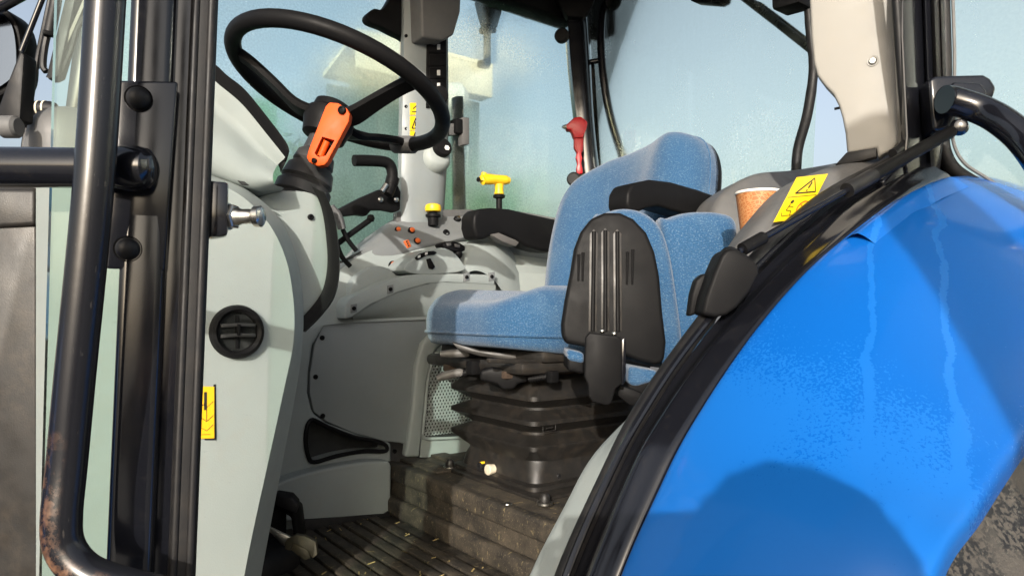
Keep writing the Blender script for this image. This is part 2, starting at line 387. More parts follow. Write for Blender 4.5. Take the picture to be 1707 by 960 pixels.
def dome(r, h): return [(r, -0.003), (r, 0), (r*0.97, h*0.3), (r*0.85, h*0.62), (r*0.55, h*0.9), (0, h)]
def loft(lines, sm=6, cross=3, close=False, thick=None):
    """surface through polylines (all the same length)"""
    def f(bm):
        L = [spl(l, sm) if sm else [V(p) for p in l] for l in lines]
        if cross:
            k = len(L[0]); colz = [spl([l[i] for l in L], cross, close) for i in range(k)]
            L = [[colz[i][j] for i in range(k)] for j in range(len(colz[0]))]
        g = [[bm.verts.new(p) for p in l] for l in L]
        m = len(g)
        for i in range(m if close else m-1):
            A, B = g[i], g[(i+1) % m]
            for k in range(len(A)-1): bm.faces.new((A[k], A[k+1], B[k+1], B[k]))
        if thick:
            t = V(thick); h = [[bm.verts.new(v.co + t) for v in l] for l in g]
            for i in range(m-1):
                for k in range(len(h[0])-1): bm.faces.new((h[i][k], h[i+1][k], h[i+1][k+1], h[i][k+1]))
            e = len(h[0])-1
            for i in range(m-1):
                bm.faces.new((g[i][0], g[i+1][0], h[i+1][0], h[i][0])); bm.faces.new((g[i][e], h[i][e], h[i+1][e], g[i+1][e]))
            for k in range(e):
                bm.faces.new((g[0][k], h[0][k], h[0][k+1], g[0][k+1])); bm.faces.new((g[m-1][k], g[m-1][k+1], h[m-1][k+1], h[m-1][k]))
    return f
def pillow(org, ax, ay, az, outline, th, dishes=None, levels=5, edge=0.5, back=0.25):
    """upholstered pad: closed outline (s,h) in the ax/ay plane, puffed along az"""
    def f(bm):
        o = V(org); n = len(outline); cx = sum(p[0] for p in outline)/n; cy = sum(p[1] for p in outline)/n
        def ring(sc, z):
            vs = []
            for s, h in outline:
                S_, H_ = cx + (s-cx)*sc, cy + (h-cy)*sc
                d = dishes(S_, H_) if dishes else 0.0
                vs.append(bm.verts.new(o + ax*S_ + ay*H_ + az*(z + (d if z > 0 else 0))))
            return vs
        rings = []
        prof = [(0.90, -th*back), (0.97, -th*back*0.8), (1.0, -th*0.05), (1.0, th*0.25), (0.985, th*0.5), (0.95, th*0.72), (0.88, th*0.88), (0.76, th*0.96), (0.58, th), (0.38, th), (0.18, th)]
        for sc, z in prof: rings.append(ring(sc, z))
        for A, B in zip(rings, rings[1:]):
            for k in range(n): bm.faces.new((A[k], A[(k+1) % n], B[(k+1) % n], B[k]))
        bm.faces.new(rings[0][::-1]); bm.faces.new(rings[-1])
    return f
def screw(parent, p, nrm, r=0.0055, mat='black_plastic', name='screw'):
    return part(name, lathe([(r, -0.003), (r, 0.002), (r*0.75, 0.0035), (r*0.45, 0.0035), (r*0.4, 0.001), (0, 0.001)], p, nrm, 14), mat, parent)
def cut(o, fn):
    """real recess: subtract a solid from a part"""
    c = part('cutter', fn, 'rubber', None, smooth=False)
    md = o.modifiers.new('b', 'BOOLEAN'); md.object = c; md.operation = 'DIFFERENCE'; md.solver = 'EXACT'
    dg = bpy.context.evaluated_depsgraph_get(); me = bpy.data.meshes.new_from_object(o.evaluated_get(dg))
    o.modifiers.remove(md); old = o.data; o.data = me; bpy.data.objects.remove(c); bpy.data.meshes.remove(old)
    for p in me.polygons: p.use_smooth = True
    me.set_sharp_from_angle(angle=R(30))
EX, EY, EZ = V((1, 0, 0)), V((0, 1, 0)), V((0, 0, 1))
FACE = (-RGT * 0.35 - FWD).normalized()
FLOOR, PLAT = ZC - 0.55, ZC - 0.42

# ------------------------------------------------------------------ setting
def m_plane(bm):
    s = 400
    for f in [[(-s, -s, 0), (s, -s, 0), (s, s, 0), (-s, s, 0)]]: bm.faces.new([bm.verts.new(p) for p in f])
ground = part('ground', m_plane, 'concrete_yard', None); tag(ground, 'grey concrete farm yard under the tractor', kind='structure')

T = empty('tractor', (1.2, 1.3, 0))
tag(T, 'blue tractor seen through its open cab door, black cab frame and pale grey interior', 'tractor')

# ================================================================== rear mudguard and door sill
E0 = [(970, 1150), (1035, 960), (1093, 827), (1152, 710), (1252, 560), (1350, 447), (1450, 364), (1500, 331), (1586, 296)]
E1 = [(915, 1150), (984, 955), (1047, 802), (1093, 714), (1178, 593), (1282, 478), (1380, 385), (1440, 335), (1545, 272)]
E2 = [(880, 1150), (944, 945), (1018, 777), (1068, 685), (1140, 578), (1240, 460), (1342, 363), (1412, 310), (1525, 252)]
E3 = [(868, 1150), (930, 960), (1002, 800), (1053, 692), (1124, 587), (1224, 452), (1327, 348), (1402, 300), (1512, 247)]
inner = yy(0.50, E0) + [V((1.60, 0.50, ZC+0.25)), V((1.9, 0.50, ZC+0.18)), V((2.2, 0.50, ZC-0.05))]
outer = [V((0.50, 0.235, ZC-0.42)), V((0.535, 0.235, ZC-0.33))] + yy(0.235, [(1555, 960), (1630, 838), (1707, 722)]) + \
        [V((0.92, 0.235, ZC-0.075)), V((1.02, 0.235, ZC-0.035)), V((1.12, 0.235, ZC-0.005)), V((1.32, 0.235, ZC+0.025)), V((1.60, 0.235, ZC+0.03)), V((1.9, 0.235, ZC-0.03)), V((2.2, 0.235, ZC-0.2))]
def blend(a, b, t, lift):
    out = []
    for p, q in zip(a, b):
        m = p.lerp(q, t); c = V((1.55, m.y, ZC-0.95)); out.append(m + (m - c).normalized() * lift)
    return out
lipin = [p + (V((1.55, p.y, ZC-0.95)) - p).normalized()*0.03 + V((0, 0.004, 0)) for p in outer]
fender = part('rear_mudguard', loft([blend(inner, outer, 0.0, -0.015), inner, blend(inner, outer, 0.07, 0.010), blend(inner, outer, 0.3, 0.026), blend(inner, outer, 0.55, 0.032),
              blend(inner, outer, 0.8, 0.024), blend(inner, outer, 0.94, 0.010), outer, lipin], 10, 4), 'blue_paint', T, angle=60)
fender['label'] = 'blue painted mudguard covered in patches of dew'
# raised ledge along the top of the guard
ledge = yy(0.497, [(1404, 403), (1440, 375), (1500, 333), (1560, 308)])
part('ledge', loft([ledge, [p + V((0, -0.022, 0.010)) for p in ledge], [p + V((0.005, -0.048, -0.010)) for p in ledge]], 5, 3), 'blue_paint', fender, angle=60)
flare = part('mudguard_flare', loft([[p + V((0.0, 0.004, -0.006)) for p in lipin], [p + V((0.01, -0.02, -0.035)) for p in lipin], [p + V((0.02, -0.09, -0.085)) for p in lipin], [p + V((0.05, -0.15, -0.18)) for p in lipin], [p + V((0.10, -0.15, -0.22)) for p in lipin]], 6, 3), 'dewy_rubber', T, angle=60)
flare['label'] = 'grey rubber mudguard flare speckled with drops'

L0, L1, L2, L3 = yy(0.502, E0), yy(0.535, E1), yy(0.567, E2), yy(0.585, E3)
def off(l, d): return [V(p) + V(d) for p in l]
def tin(l, k): return [p + (p - V((1.55, p.y, ZC-0.95))).normalized()*k for p in l]
sill = part('door_sill', loft([tin(L0, -0.03), tin(L0, 0.0), tin([a.lerp(b, 0.5) for a, b in zip(L0, L1)], 0.002), tin([a.lerp(b, 0.9) for a, b in zip(L0, L1)], 0.002), tin([a.lerp(b, 0.15) for a, b in zip(L1, L2)], -0.001),
             tin([a.lerp(b, 0.6) for a, b in zip(L1, L2)], -0.012), tin(L2, -0.016)], 8, 3), 'black_paint', T, angle=60)
part('door_seal', tube(tin([a.lerp(b, 0.55) for a, b in zip(L2, L3)], -0.006), 0.011, 12, sm=8), 'rubber', sill)
part('seal_lip', tube(tin(L2, -0.004), 0.0045, 8, sm=8), 'black_paint', sill)
# pale lining of the wheel arch inside the sill
B0 = yy(0.597, [(868, 1150), (932, 962), (1004, 802), (1055, 694), (1110, 610)])
B1 = yy(0.63, [(838, 1150), (905, 962), (965, 832), (1015, 742), (1085, 668)])
B2 = yy(0.67, [(812, 1150), (880, 965), (938, 850), (988, 762), (1072, 676)])
B3 = off(B2, (0.05, 0.015, -0.05))
part('arch_lining', loft([B0, B1, B2, B3, off(B2, (0.12, 0.02, -0.3))], 6, 3), 'cab_plastic', T, angle=70)
part('arch_wall', prism([(0.62, 0.70, FLOOR), (0.66, 0.70, ZC-0.35), (0.80, 0.70, ZC-0.13), (1.05, 0.70, ZC+0.02), (1.6, 0.70, ZC+0.1), (1.9, 0.70, ZC+0.1), (1.9, 0.70, FLOOR)], (0, 0.02, 0), 0.004), 'grey_plastic', T)

# ================================================================== console over the wheel arch (cup, warning sticker)
cp = [(1218, 428), (1222, 400), (1238, 383), (1262, 352), (1302, 312), (1326, 291), (1370, 281), (1440, 262), (1498, 246), (1528, 258), (1500, 284), (1440, 318), (1380, 352), (1310, 405), (1250, 440)]
C0 = yy(0.600, [(1225, 447), (1262, 425), (1318, 380), (1390, 330), (1460, 292), (1525, 262)])
C1 = yy(0.625, [(1216, 424), (1250, 388), (1305, 335), (1385, 288), (1450, 266), (1516, 246)])
C2 = yy(0.66, [(1218, 412), (1240, 382), (1302, 316), (1378, 281), (1446, 262), (1508, 244)])
acon = part('arch_console', loft([C0, [a.lerp(b, .5) + V((-.004, -.004, .0)) for a, b in zip(C0, C1)], C1, C2, off(C2, (0.012, 0.018, -0.006)), off(C2, (0.02, 0.03, -0.06)), off(C2, (0.02, 0.03, -0.25))], 6, 3), 'grey_plastic', T, angle=60)
K0 = yy(0.98, [(1178, 400), (1182, 372), (1192, 345), (1212, 318), (1262, 291), (1330, 284), (1420, 268), (1500, 250)])
part('mound', loft([off(K0, (0.01, -0.16, -0.20)), off(K0, (0.004, -0.10, -0.11)), off(K0, (0, -0.025, -0.022)), K0, off(K0, (0.01, 0.03, -0.002)), off(K0, (0.03, 0.10, -0.03)), off(K0, (0.04, 0.13, -0.2))], 6, 3), 'grey_plastic', acon, angle=60)
part('cup_well', box((1.25, 0.76, ZC+0.065), (0.22, 0.16, 0.016), 0.004), 'black_plastic', acon)
# sticker: slanted yellow plate with pictograms
def onplane(pts3):
    A = pts3[0]; n = (pts3[1]-pts3[0]).cross(pts3[3]-pts3[0]).normalized()
    if n.dot(FWD) > 0: n = -n
    return A, n
def quad_sheet(parent, q, mat='sticker_yellow', name='warning_sticker', th=0.0012, wd=0.0004, border=None):
    A, n = onplane(q)
    s = part(name, prism([p + n*0.0005 for p in q], n*th, wd, 1), mat, parent)
    o, a, b = q[3], q[2]-q[3], q[0]-q[3]                 # origin bottom left; a across, b up
    def at(x, y, k=0.0): return o + a*x + b*y + n*(th + 0.0006 + k)
    return s, at, n
def line(at, p, q, wdt, n):
    A, B = at(*p), at(*q); d = (B-A).normalized(); s = d.cross(n).normalized()*wdt*0.5
    return prism([A+s, B+s, B-s, A-s], n*0.0004, 0)
def polyline(at, pts, wdt, n, closed=False):
    P = list(zip(pts, pts[1:] + ([pts[0]] if closed else [])))
    if not closed: P = list(zip(pts, pts[1:]))
    return [line(at, a, b, wdt, n) for a, b in P]
def disc(at, c, rx, ry, n, k=16): return prism([at(c[0] + rx*math.cos(i*2*math.pi/k), c[1] + ry*math.sin(i*2*math.pi/k)) for i in range(k)], n*0.0004, 0)
def circ(c, rx, ry, k=16): return [(c[0] + rx*math.cos(i*2*math.pi/k), c[1] + ry*math.sin(i*2*math.pi/k)) for i in range(k)]
qs = yy(0.600, [(1327, 296), (1379, 290), (1341, 364), (1288, 371)])
st, at, n_ = quad_sheet(acon, qs); st['label'] = 'yellow warning sticker with triangle and crossed-out passenger'
part('print', polyline(at, [(0.03, 0.54), (0.97, 0.54)], 0.0008, n_) + polyline(at, [(0.22, 0.62), (0.88, 0.62), (0.62, 0.95)], 0.0022, n_, True) + polyline(at, [(0.60, 0.86), (0.57, 0.72)], 0.0026, n_) + [disc(at, (0.555, 0.67), 0.025, 0.02, n_)] +
     [disc(at, (0.26, 0.43), 0.05, 0.04, n_)] + polyline(at, [(0.24, 0.38), (0.20, 0.24), (0.36, 0.22), (0.40, 0.10)], 0.0012, n_) + polyline(at, [(0.22, 0.33), (0.38, 0.30)], 0.001, n_) + polyline(at, [(0.08, 0.20), (0.15, 0.12), (0.46, 0.12)], 0.001, n_), 'print_black', st)
part('prohibition_mark', polyline(at, circ((0.70, 0.27), 0.17, 0.14), 0.0016, n_, True) + polyline(at, [(0.58, 0.36), (0.82, 0.18)], 0.0016, n_), 'print_red', st)

# ================================================================== left front pillar, handrail, striker
PT, PB = dd(0.66, [(306, -330)])[0], dd(0.63, [(243, 1180)])[0]
ra = (RGT*0.9135 + FWD*0.4067).normalized(); rn = ra.cross(UP).normalized()
if rn.dot(FWD) > 0: rn = -rn
pax = (PB - PT).normalized()
def sweep(sec, A, B):
    def f(bm, sec=[(x*0.83, d*0.83) for x, d in sec]):
        a = [bm.verts.new(A + ra*x + rn*d) for x, d in sec]; b = [bm.verts.new(B + ra*x + rn*d) for x, d in sec]
        n = len(sec)
        for i in range(n): bm.faces.new((a[i], a[(i+1) % n], b[(i+1) % n], b[i]))
        bm.faces.new(a[::-1]); bm.faces.new(b)
    return f
def rsec(x0, x1, d0, d1, r, k=5):           # rounded rectangle section
    out = []
    for (cx, cy, a0) in ((x1-r, d1-r, 0), (x0+r, d1-r, 90), (x0+r, d0+r, 180), (x1-r, d0+r, 270)):
        for i in range(k+1): out.append((cx + r*math.cos(R(a0 + 90*i/k)), cy + r*math.sin(R(a0 + 90*i/k))))
    return out
pillar = part('front_pillar', sweep(rsec(-0.045, 0.001, -0.06, 0.0, 0.010), PT, PB), 'black_paint', T)
part('channel', sweep(rsec(-0.003, 0.022, -0.05, -0.018, 0.003), PT, PB), 'black_paint', pillar)
part('pillar_seal', sweep(rsec(0.0155, 0.045, -0.06, -0.008, 0.009), PT, PB), 'rubber', pillar)
part('seal_bead', sweep(rsec(0.034, 0.043, -0.02, -0.0045, 0.004), PT, PB), 'rubber', pillar)
part('seal_bead', sweep(rsec(0.018, 0.026, -0.02, -0.0055, 0.0035), PT, PB), 'rubber', pillar)
def ppt(u, v, lift=0.0): return pl(PT + rn*lift, rn, [(u, v)])[0]
plate = part('bracket_plate', prism([ppt(197, 137, .003), ppt(297, 139, .003), ppt(275, 452, .003), ppt(177, 448, .003)], rn*0.006, 0.0025, 3), 'black_paint', pillar)
for u, v in ((231, 165), (213, 415)):
    part('bolt_cap', lathe([(0.012, 0), (0.012, 0.0015)] + dome(0.0105, 0.011)[1:], ppt(u, v, .0092), rn, 20), 'rubber', pillar)
part('striker_block', prism([ppt(347, 300, -.01), ppt(381, 303, -.01), ppt(380, 392, -.01), ppt(346, 397, -.01)], -rn*0.025, 0.0035), 'black_paint', pillar)
s0 = ppt(378, 361, -.025); sa = (RGT*0.93 - FWD*0.1 - UP*0.01).normalized(); k = 0.00068
part('striker_pin', [lathe([(0.0137, 0), (0.0137, 0.0025), (0.009, 0.0027), (0.009, 0.013), (0.0075, 0.015), (0.0075, 0.028), (0.0104, 0.030), (0.0107, 0.036), (0.008, 0.038), (0, 0.038)], s0, sa, 24)], 'steel', pillar)
part('nut', lathe([(0.0129, 0.0025), (0.0129, 0.009), (0.0112, 0.010)], s0, sa, 6), 'steel', pillar, smooth=False)

hr = dd(0.575, [(186, -170), (176, 0)]) + dd(0.571, [(157, 300), (126, 620), (112, 770)]) + dd(0.567, [(103, 862), (108, 912), (138, 950), (190, 972), (262, 990)])
rail = part('handrail', tube(hr, 0.0152, 20, sm=8), 'worn_tube', T)
rail['label'] = 'black tubular handrail with paint worn to rust near its lower bend'
arm = dd(0.614, [(244, 281), (120, 280), (-10, 279), (-240, 276)])
mir_arm = part('mirror_arm', tube(arm, 0.0179, 20), 'black_paint', T)
part('weld_boss', lathe([(0.0184, -0.025), (0.0203, -0.017), (0.0195, -0.005), (0.0175, 0.002), (0.0116, 0.006), (0, 0.007)], arm[0], (arm[0]-arm[1]), 22), 'black_paint', mir_arm)

# plastic side shield in front of the cab
sh = part('side_shield', prism(dd(0.93, [(-120, 309), (60, 312), (62, 385), (64, 1100), (-120, 1100)]), FWD*0.25 - RGT*0.05, 0.006, 3), 'dusty_black', T)
sh['label'] = 'matt black plastic side shield greyed with dust'
part('shield_lip', prism(dd(0.922, [(-120, 312), (58, 315), (58, 376), (-120, 384)]), FWD*0.02, 0.006, 3), 'dusty_black', sh)
part('gap_shade', prism(dd(1.02, [(66, 318), (98, 300), (92, 620), (80, 1100), (66, 1100)]), FWD*0.05, 0.004), 'rubber', T)  # dark strip set in the gap beside the shield, standing for its shade

# windscreen corner pane and its dotted black border
wpane = part('windscreen', prism(dd(0.69, [(96, -200), (252, -200), (205, 1150), (60, 1150)]), FWD*0.004, 0), 'glass_clear', T)
part('pane_border', prism(dd(0.687, [(238, -200), (262, -200), (214, 1150), (198, 1150)]), FWD*0.0015, 0), 'print_black', wpane)
def dots(bm):
    for i in range(125):
        v = -40 + i*8.4
        for k_ in range(2):
            u = 231.5 - v*0.0405 - k_*3.6; r = 1.5 - k_*0.5; vv = v + k_*4.2
            prism(dd(0.687, [(u-r, vv), (u, vv-r*1.3), (u+r, vv), (u, vv+r*1.3)]), FWD*0.001, 0)(bm)
part('border_dots', dots, 'print_black', wpane)['kind'] = 'stuff'

# wiper, washer hose, mirror, gas stay at the front corner
wa = dd(1.15, [(188, -60), (150, 40), (122, 110), (88, 198)])
wiper = part('wiper', tube(dd(1.15, [(170, -60), (118, 60), (83, 132)]), 0.006, 8), 'black_paint', T)
part('wiper_blade', prism(dd(1.14, [(122, -60), (138, -60), (96, 128), (80, 133), (78, 122)]), FWD*0.02, 0.002), 'rubber', wiper)
part('wiper_blade', prism(dd(1.16, [(150, -60), (160, -60), (102, 130), (90, 136), (88, 128)]), FWD*0.012, 0.002), 'rubber', wiper)
part('washer_hose', tube(dd(1.15, [(96, -40), (92, 20), (80, 56), (74, 84), (72, 110), (77, 120)]), 0.0052, 8, sm=6), 'rubber', wiper)
part('hose_sleeve', tube(dd(1.148, [(97, -30), (92, 10), (83, 54)]), 0.009, 10), 'rubber', wiper)
part('hose_clip', box(dd(1.145, [(82, 57)])[0], (0.018, 0.012, 0.008), 0.002), 'black_plastic', wiper)
part('washer_hose', tube(dd(1.15, [(140, 30), (128, 50), (118, 85), (101, 124)]), 0.0045, 8, sm=6), 'rubber', wiper)
part('windscreen_edge', tube(dd(1.16, [(92, -40), (64, 90), (40, 240), (30, 330)]), 0.004, 8), 'rubber', wiper)
rp = part('far_front_pillar', prism(dd(1.75, [(146, -120), (172, -120), (120, 245), (88, 250), (88, 205), (106, 190)]), FWD*0.05, 0.006), 'black_paint', T)
ball = part('rubber_buffer', lathe([(0, -0.024), (0.010, -0.022), (0.0125, -0.014), (0.0125, 0.014), (0.010, 0.022), (0, 0.024)], dd(1.12, [(70, 182)])[0], RGT, 18), 'rubber', T)
for k_ in (-0.003, 0.007): part('band', lathe([(0.0132, -0.0014), (0.0134, 0), (0.0132, 0.0014)], dd(1.12, [(70, 182)])[0] + RGT*k_, RGT, 18), 'white_knob', ball)
part('stem', tube(dd(1.12, [(69, 195), (63, 228)]), 0.007, 10), 'black_paint', ball)
part('hinge_clamp', [box(dd(1.10, [(62, 215)])[0], (0.018, 0.02, 0.022), 0.004), box(dd(1.10, [(40, 206)])[0], (0.03, 0.016, 0.012), 0.004), box(dd(1.10, [(85, 212)])[0], (0.022, 0.016, 0.014), 0.004)], 'black_plastic', ball)
stay = part('gas_stay', tube(dd(1.0, [(118, -120), (70, 0), (36, 86)]), 0.004, 10), 'black_paint', T)
part('stay_sleeve', prism(dd(1.0, [(32, 84), (40, 90), (36, 150), (33, 200), (6, 204), (-8, 190), (10, 140)]), FWD*0.03, 0.005), 'rubber', stay)
part('stay_foot', lathe([(0.012, 0), (0.016, 0.004), (0.016, 0.022), (0.0, 0.024)], dd(0.99, [(32, 212)])[0], -RGT, 16), 'grey_plastic', stay)
mirror = part('wing_mirror', prism(spl(dd(1.25, [(-60, -8), (-10, 6), (20, 26), (33, 60), (35, 120), (20, 148), (-30, 172), (-70, 170)]), 4, True), FWD*0.05, 0.006), 'black_plastic', T)
part('mirror_pane', prism(spl(dd(1.243, [(-60, 0), (-12, 14), (12, 30), (24, 60), (26, 112), (12, 136), (-30, 158), (-70, 160)]), 4, True), FWD*0.003, 0.0), 'mirror_glass', mirror)
part('mirror_bracket', tube(dd(1.22, [(-60, 20), (0, 10), (40, -12)]), 0.012, 10), 'black_paint', mirror)
part('mirror_stem', tube(dd(1.28, [(-30, 176), (10, 138), (56, 104)]), 0.014, 12, sm=4), 'black_paint', mirror)

# ================================================================== dash: side panel, shroud, instrument pod
arc = [(345, 300), (400, 325), (446, 370), (476, 430), (489, 500), (489, 570), (472, 655), (447, 770), (426, 865), (406, 965), (380, 1120)]
band = [(352, 292), (414, 318), (466, 366), (494, 430), (505, 500), (504, 575), (492, 660), (470, 775), (452, 870), (434, 968), (410, 1120)]
A_, Bn = yy(1.14, arc), yy(1.19, band)
left = yy(1.10, [(60, 290)] + [(60, v) for u, v in arc[1:]])
mid = [a.lerp(b, 0.45) + V((0, 0.002, 0)) for a, b in zip(left, A_)]
dash = part('dash_panel', loft([left, mid, [a.lerp(b, 0.96) for a, b in zip(mid, A_)], A_, [a.lerp(b, 0.15) + V((0.004, 0.004, 0)) for a, b in zip(A_, Bn)], Bn, off(Bn, (0.0, 0.10, 0))], 8, 0), 'cab_plastic', T, angle=25)
dash['label'] = 'pale grey side of the dash with round air vent'
shro_o = yy(1.235, [(430, 330), (470, 318), (520, 322), (541, 345), (550, 392), (553, 450), (545, 490), (522, 522), (497, 548), (470, 560), (440, 480), (400, 360)])
shroud = part('column_shroud', prism(spl(shro_o, 4, True), (0.0, 0.16, 0), 0.012, 3), 'cab_plastic', T)
edge = yy(1.23, [(530, 318), (545, 352), (553, 400), (555, 450), (546, 492), (524, 523), (497, 550)])
part('edge_trim', loft([off(edge, (-0.012, -0.002, 0.006)), off(edge, (0, -0.006, 0)), off(edge, (0.016, 0.006, -0.004)), off(edge, (0.018, 0.12, -0.004))], 6, 2), 'black_plastic', shroud, angle=60)
for u, v in ((518, 362),): screw(shroud, yy(1.233, [(u, v)])[0], -EY)
# instrument pod: moulded left flank with a dark rim and dark binnacle behind it
P0 = yy(1.20, [(258, 92), (330, 118), (362, 140), (400, 172), (440, 222), (470, 262)])
P1 = yy(1.195, [(256, 112), (330, 150), (360, 182), (392, 210), (428, 246), (462, 276)])
P2 = yy(1.17, [(254, 190), (330, 215), (358, 230), (388, 250), (420, 276), (455, 292)])
P3 = yy(1.175, [(254, 255), (330, 270), (360, 282), (392, 298), (424, 311), (458, 308)])
P4 = yy(1.23, [(254, 292), (330, 300), (362, 308), (398, 318), (432, 325), (470, 318)])
pod = part('instrument_pod', loft([off(P0, (0.0, 0.3, 0.02)), P0, P1, P2, P3, P4, off(P4, (0, 0.25, 0.0))], 6, 4), 'cab_plastic', T, angle=60)
rimp = yy(1.192, [(262, 72), (310, 90), (352, 118), (372, 136), (402, 160), (440, 206), (470, 246), (476, 262)])
part('pod_rim', loft([off(rimp, (0.0, 0.25, 0.012)), off(rimp, (0.004, 0.02, 0.012)), off(rimp, (0.004, -0.004, 0.004)), off(rimp, (-0.004, -0.006, -0.016)), off(rimp, (-0.006, 0.008, -0.026))], 6, 2), 'black_plastic', pod, angle=60)
ctop = part('pod_slot', prism(yy(1.158, [(397, 301), (408, 303), (416, 309), (405, 308)]), (0, 0.006, 0), 0.0005), 'dark_opening', pod)
part('dash_body', [box((0.07, 1.47, ZC-0.20), (0.44, 0.52, 0.72), 0.03), box((0.0, 1.50, ZC-0.2), (0.6, 0.3, 0.75), 0.03), box((0.12, 1.56, ZC+0.15), (0.34, 0.30, 0.16), 0.04, seg=4), box((0.34, 1.46, ZC+0.12), (0.2, 0.14, 0.26), 0.03), box((0.16, 1.36, ZC+0.21), (0.24, 0.26, 0.22), 0.05, seg=4)], 'grey_plastic', T)
# air vent
vc = yy(1.1275, [(395, 553)])[0]; vn = (V((0.08, -1, 0.03))).normalized()
va, vs_, vq = frame_of(vn)
vent = part('air_vent', lathe([(0.042, -0.012), (0.0425, 0.003), (0.040, 0.009), (0.0352, 0.0105), (0.0306, 0.006), (0.0297, -0.012)], vc, vn, 40), 'black_plastic', T)
part('throat', lathe([(0.0299, -0.001), (0.0, -0.001)], vc, vn, 32), 'dark_opening', vent)
for h in (0.011, -0.005):
    part('slat', prism([vc + vn*0.003 + vs_*x + vq*(h + 0.003 - abs(x)*0.05) for x in (-0.0272, -0.0135, 0, 0.0135, 0.0272)] + [vc + vn*0.003 + vs_*x + vq*(h - 0.003 - abs(x)*0.05) for x in (0.0272, 0.0135, 0, -0.0135, -0.0272)], vn*0.005, 0.0015), 'boot_rubber', vent)  # slats lighter than the vent ring, their lit look put into the colour
part('slat_tab', box(vc + vn*0.007 + vq*0.003, (0.005, 0.006, 0.018), 0.001), 'black_plastic', vent)
part('slat', prism([vc + vs_*-0.003 + vq*0.026, vc + vs_*0.003 + vq*0.026, vc + vs_*0.003 - vq*0.026, vc + vs_*-0.003 - vq*0.026], vn*0.001, 0.0003), 'black_plastic', vent)
# yellow pictogram sticker low on the dash
bk, at, n_ = quad_sheet(dash, yy(1.1295, [(320, 640), (360, 640), (360, 733), (320, 734)]), 'print_black', 'sticker_border')
st, at, n_ = quad_sheet(dash, yy(1.1265, [(322, 644), (357, 644), (357, 730), (322, 731)]), 'sticker_amber'); st['label'] = 'yellow pictogram sticker on the dash side'
part('print', polyline(at, [(0.55, 0.55), (0.55, 0.9)], 0.003, n_) + polyline(at, [(0.3, 0.64), (0.6, 0.66)], 0.0016, n_) + polyline(at, [(0.62, 0.35), (0.62, 0.9)], 0.0008, n_) + polyline(at, [(0.2, 0.45), (0.62, 0.33), (0.95, 0.45)], 0.0008, n_) + polyline(at, [(0.2, 0.25), (0.62, 0.15), (0.95, 0.27)], 0.0007, n_) + polyline(at, [(0.62, 0.6), (0.95, 0.72)], 0.0007, n_) + polyline(at, [(0.3, 0.08), (0.8, 0.08)], 0.0006, n_), 'print_black', st)

# ================================================================== steering wheel and column
W0 = CAM + ray(568, 150)*1.39
WA = V((math.sin(R(20)), 0, math.cos(R(20)))); W2 = V((math.cos(R(20)), 0, -math.sin(R(20)))); WR = 0.214
def wp(a, r=WR, h=0.0): return W0 + (W2*math.cos(R(a)) + EY*math.sin(R(a)))*r + WA*h
wheel = part('steering_wheel', tube([wp(a*6) for a in range(60)], 0.0158, 16, True), 'black_plastic', T)
wheel['label'] = 'black three-spoke steering wheel'
HUB = W0 - WA*0.078
part('hub', lathe([(0.030, -0.035), (0.042, -0.030), (0.046, -0.012), (0.050, 0.0), (0.047, 0.020), (0.040, 0.026), (0.038, 0.040), (0.028, 0.045), (0, 0.046)], HUB, WA, 32), 'black_plastic', wheel)
for a in (153, 22, -72):
    d = wp(a, 1) - W0; s = d.cross(WA).normalized()
    c = [(0.03, 0.026, -0.078+0.012), (0.07, 0.0235, -0.062), (0.12, 0.019, -0.036), (0.17, 0.0165, -0.012), (0.205, 0.0165, 0.0)]
    ls = []
    for sx, hz in ((-1, 0.0), (-0.8, -0.009), (0.8, -0.009), (1, 0.0), (0.75, 0.008), (-0.75, 0.008)):
        ls.append([W0 + d*r + s*(wd*sx) + WA*(h + hz) for r, wd, h in c])
    part('spoke', loft(ls, 4, 0, True), 'black_plastic', wheel, angle=50)
    part('spoke_clip', lathe([(0.0195, -0.028), (0.0200, -0.026), (0.0200, 0.026), (0.0195, 0.028)], wp(a), WA.cross(d), 16), 'grey_plastic', wheel) if a == 22 else None
bo = HUB - WA*0.035
boot = part('steering_column', lathe([(0.024, 0.02), (0.026, 0.0), (0.029, -0.03), (0.036, -0.036), (0.040, -0.055), (0.037, -0.060), (0.045, -0.068), (0.050, -0.092), (0.046, -0.098), (0.053, -0.106), (0.054, -0.125), (0.050, -0.129), (0.056, -0.136), (0.056, -0.152), (0.045, -0.16)], bo, WA, 32), 'boot_rubber', T)
part('column_neck', lathe([(0.056, -0.146), (0.060, -0.152), (0.060, -0.17), (0.05, -0.20), (0.03, -0.22)], bo, WA, 28), 'cab_plastic', boot)
ol = dd(1.27, [(549, 171), (563, 172), (578, 181), (583, 190), (581, 203), (546, 269), (541, 275), (530, 277), (515, 270), (511, 262), (515, 248), (543, 177)])
lev = part('column_lever', prism(ol, FWD*0.022, 0.0016, 2), 'orange_plastic', T); lev['label'] = 'orange steering column release lever'
cut(lev, prism(off(dd(1.27, [(537, 228), (558, 234), (543, 260), (531, 262), (524, 256)]), -FWD*0.02), FWD*0.06, 0))
part('lever_roller', tube(dd(1.277, [(545, 236), (534, 261)]), 0.0062, 14), 'orange_plastic', lev)
part('lever_backing', prism(dd(1.293, [(536, 226), (566, 234), (548, 268), (522, 264)]), FWD*0.003, 0), 'black_plastic', lev)
for u, v, r in ((570, 184, 0.0075), (524, 268, 0.0045)): part('lever_bolt', lathe([(r, -0.002), (r, 0.003), (r*0.6, 0.0045), (r*0.45, 0.0025), (0, 0.0025)], dd(1.268, [(u, v)])[0], FACE, 16), 'black_plastic', lev)

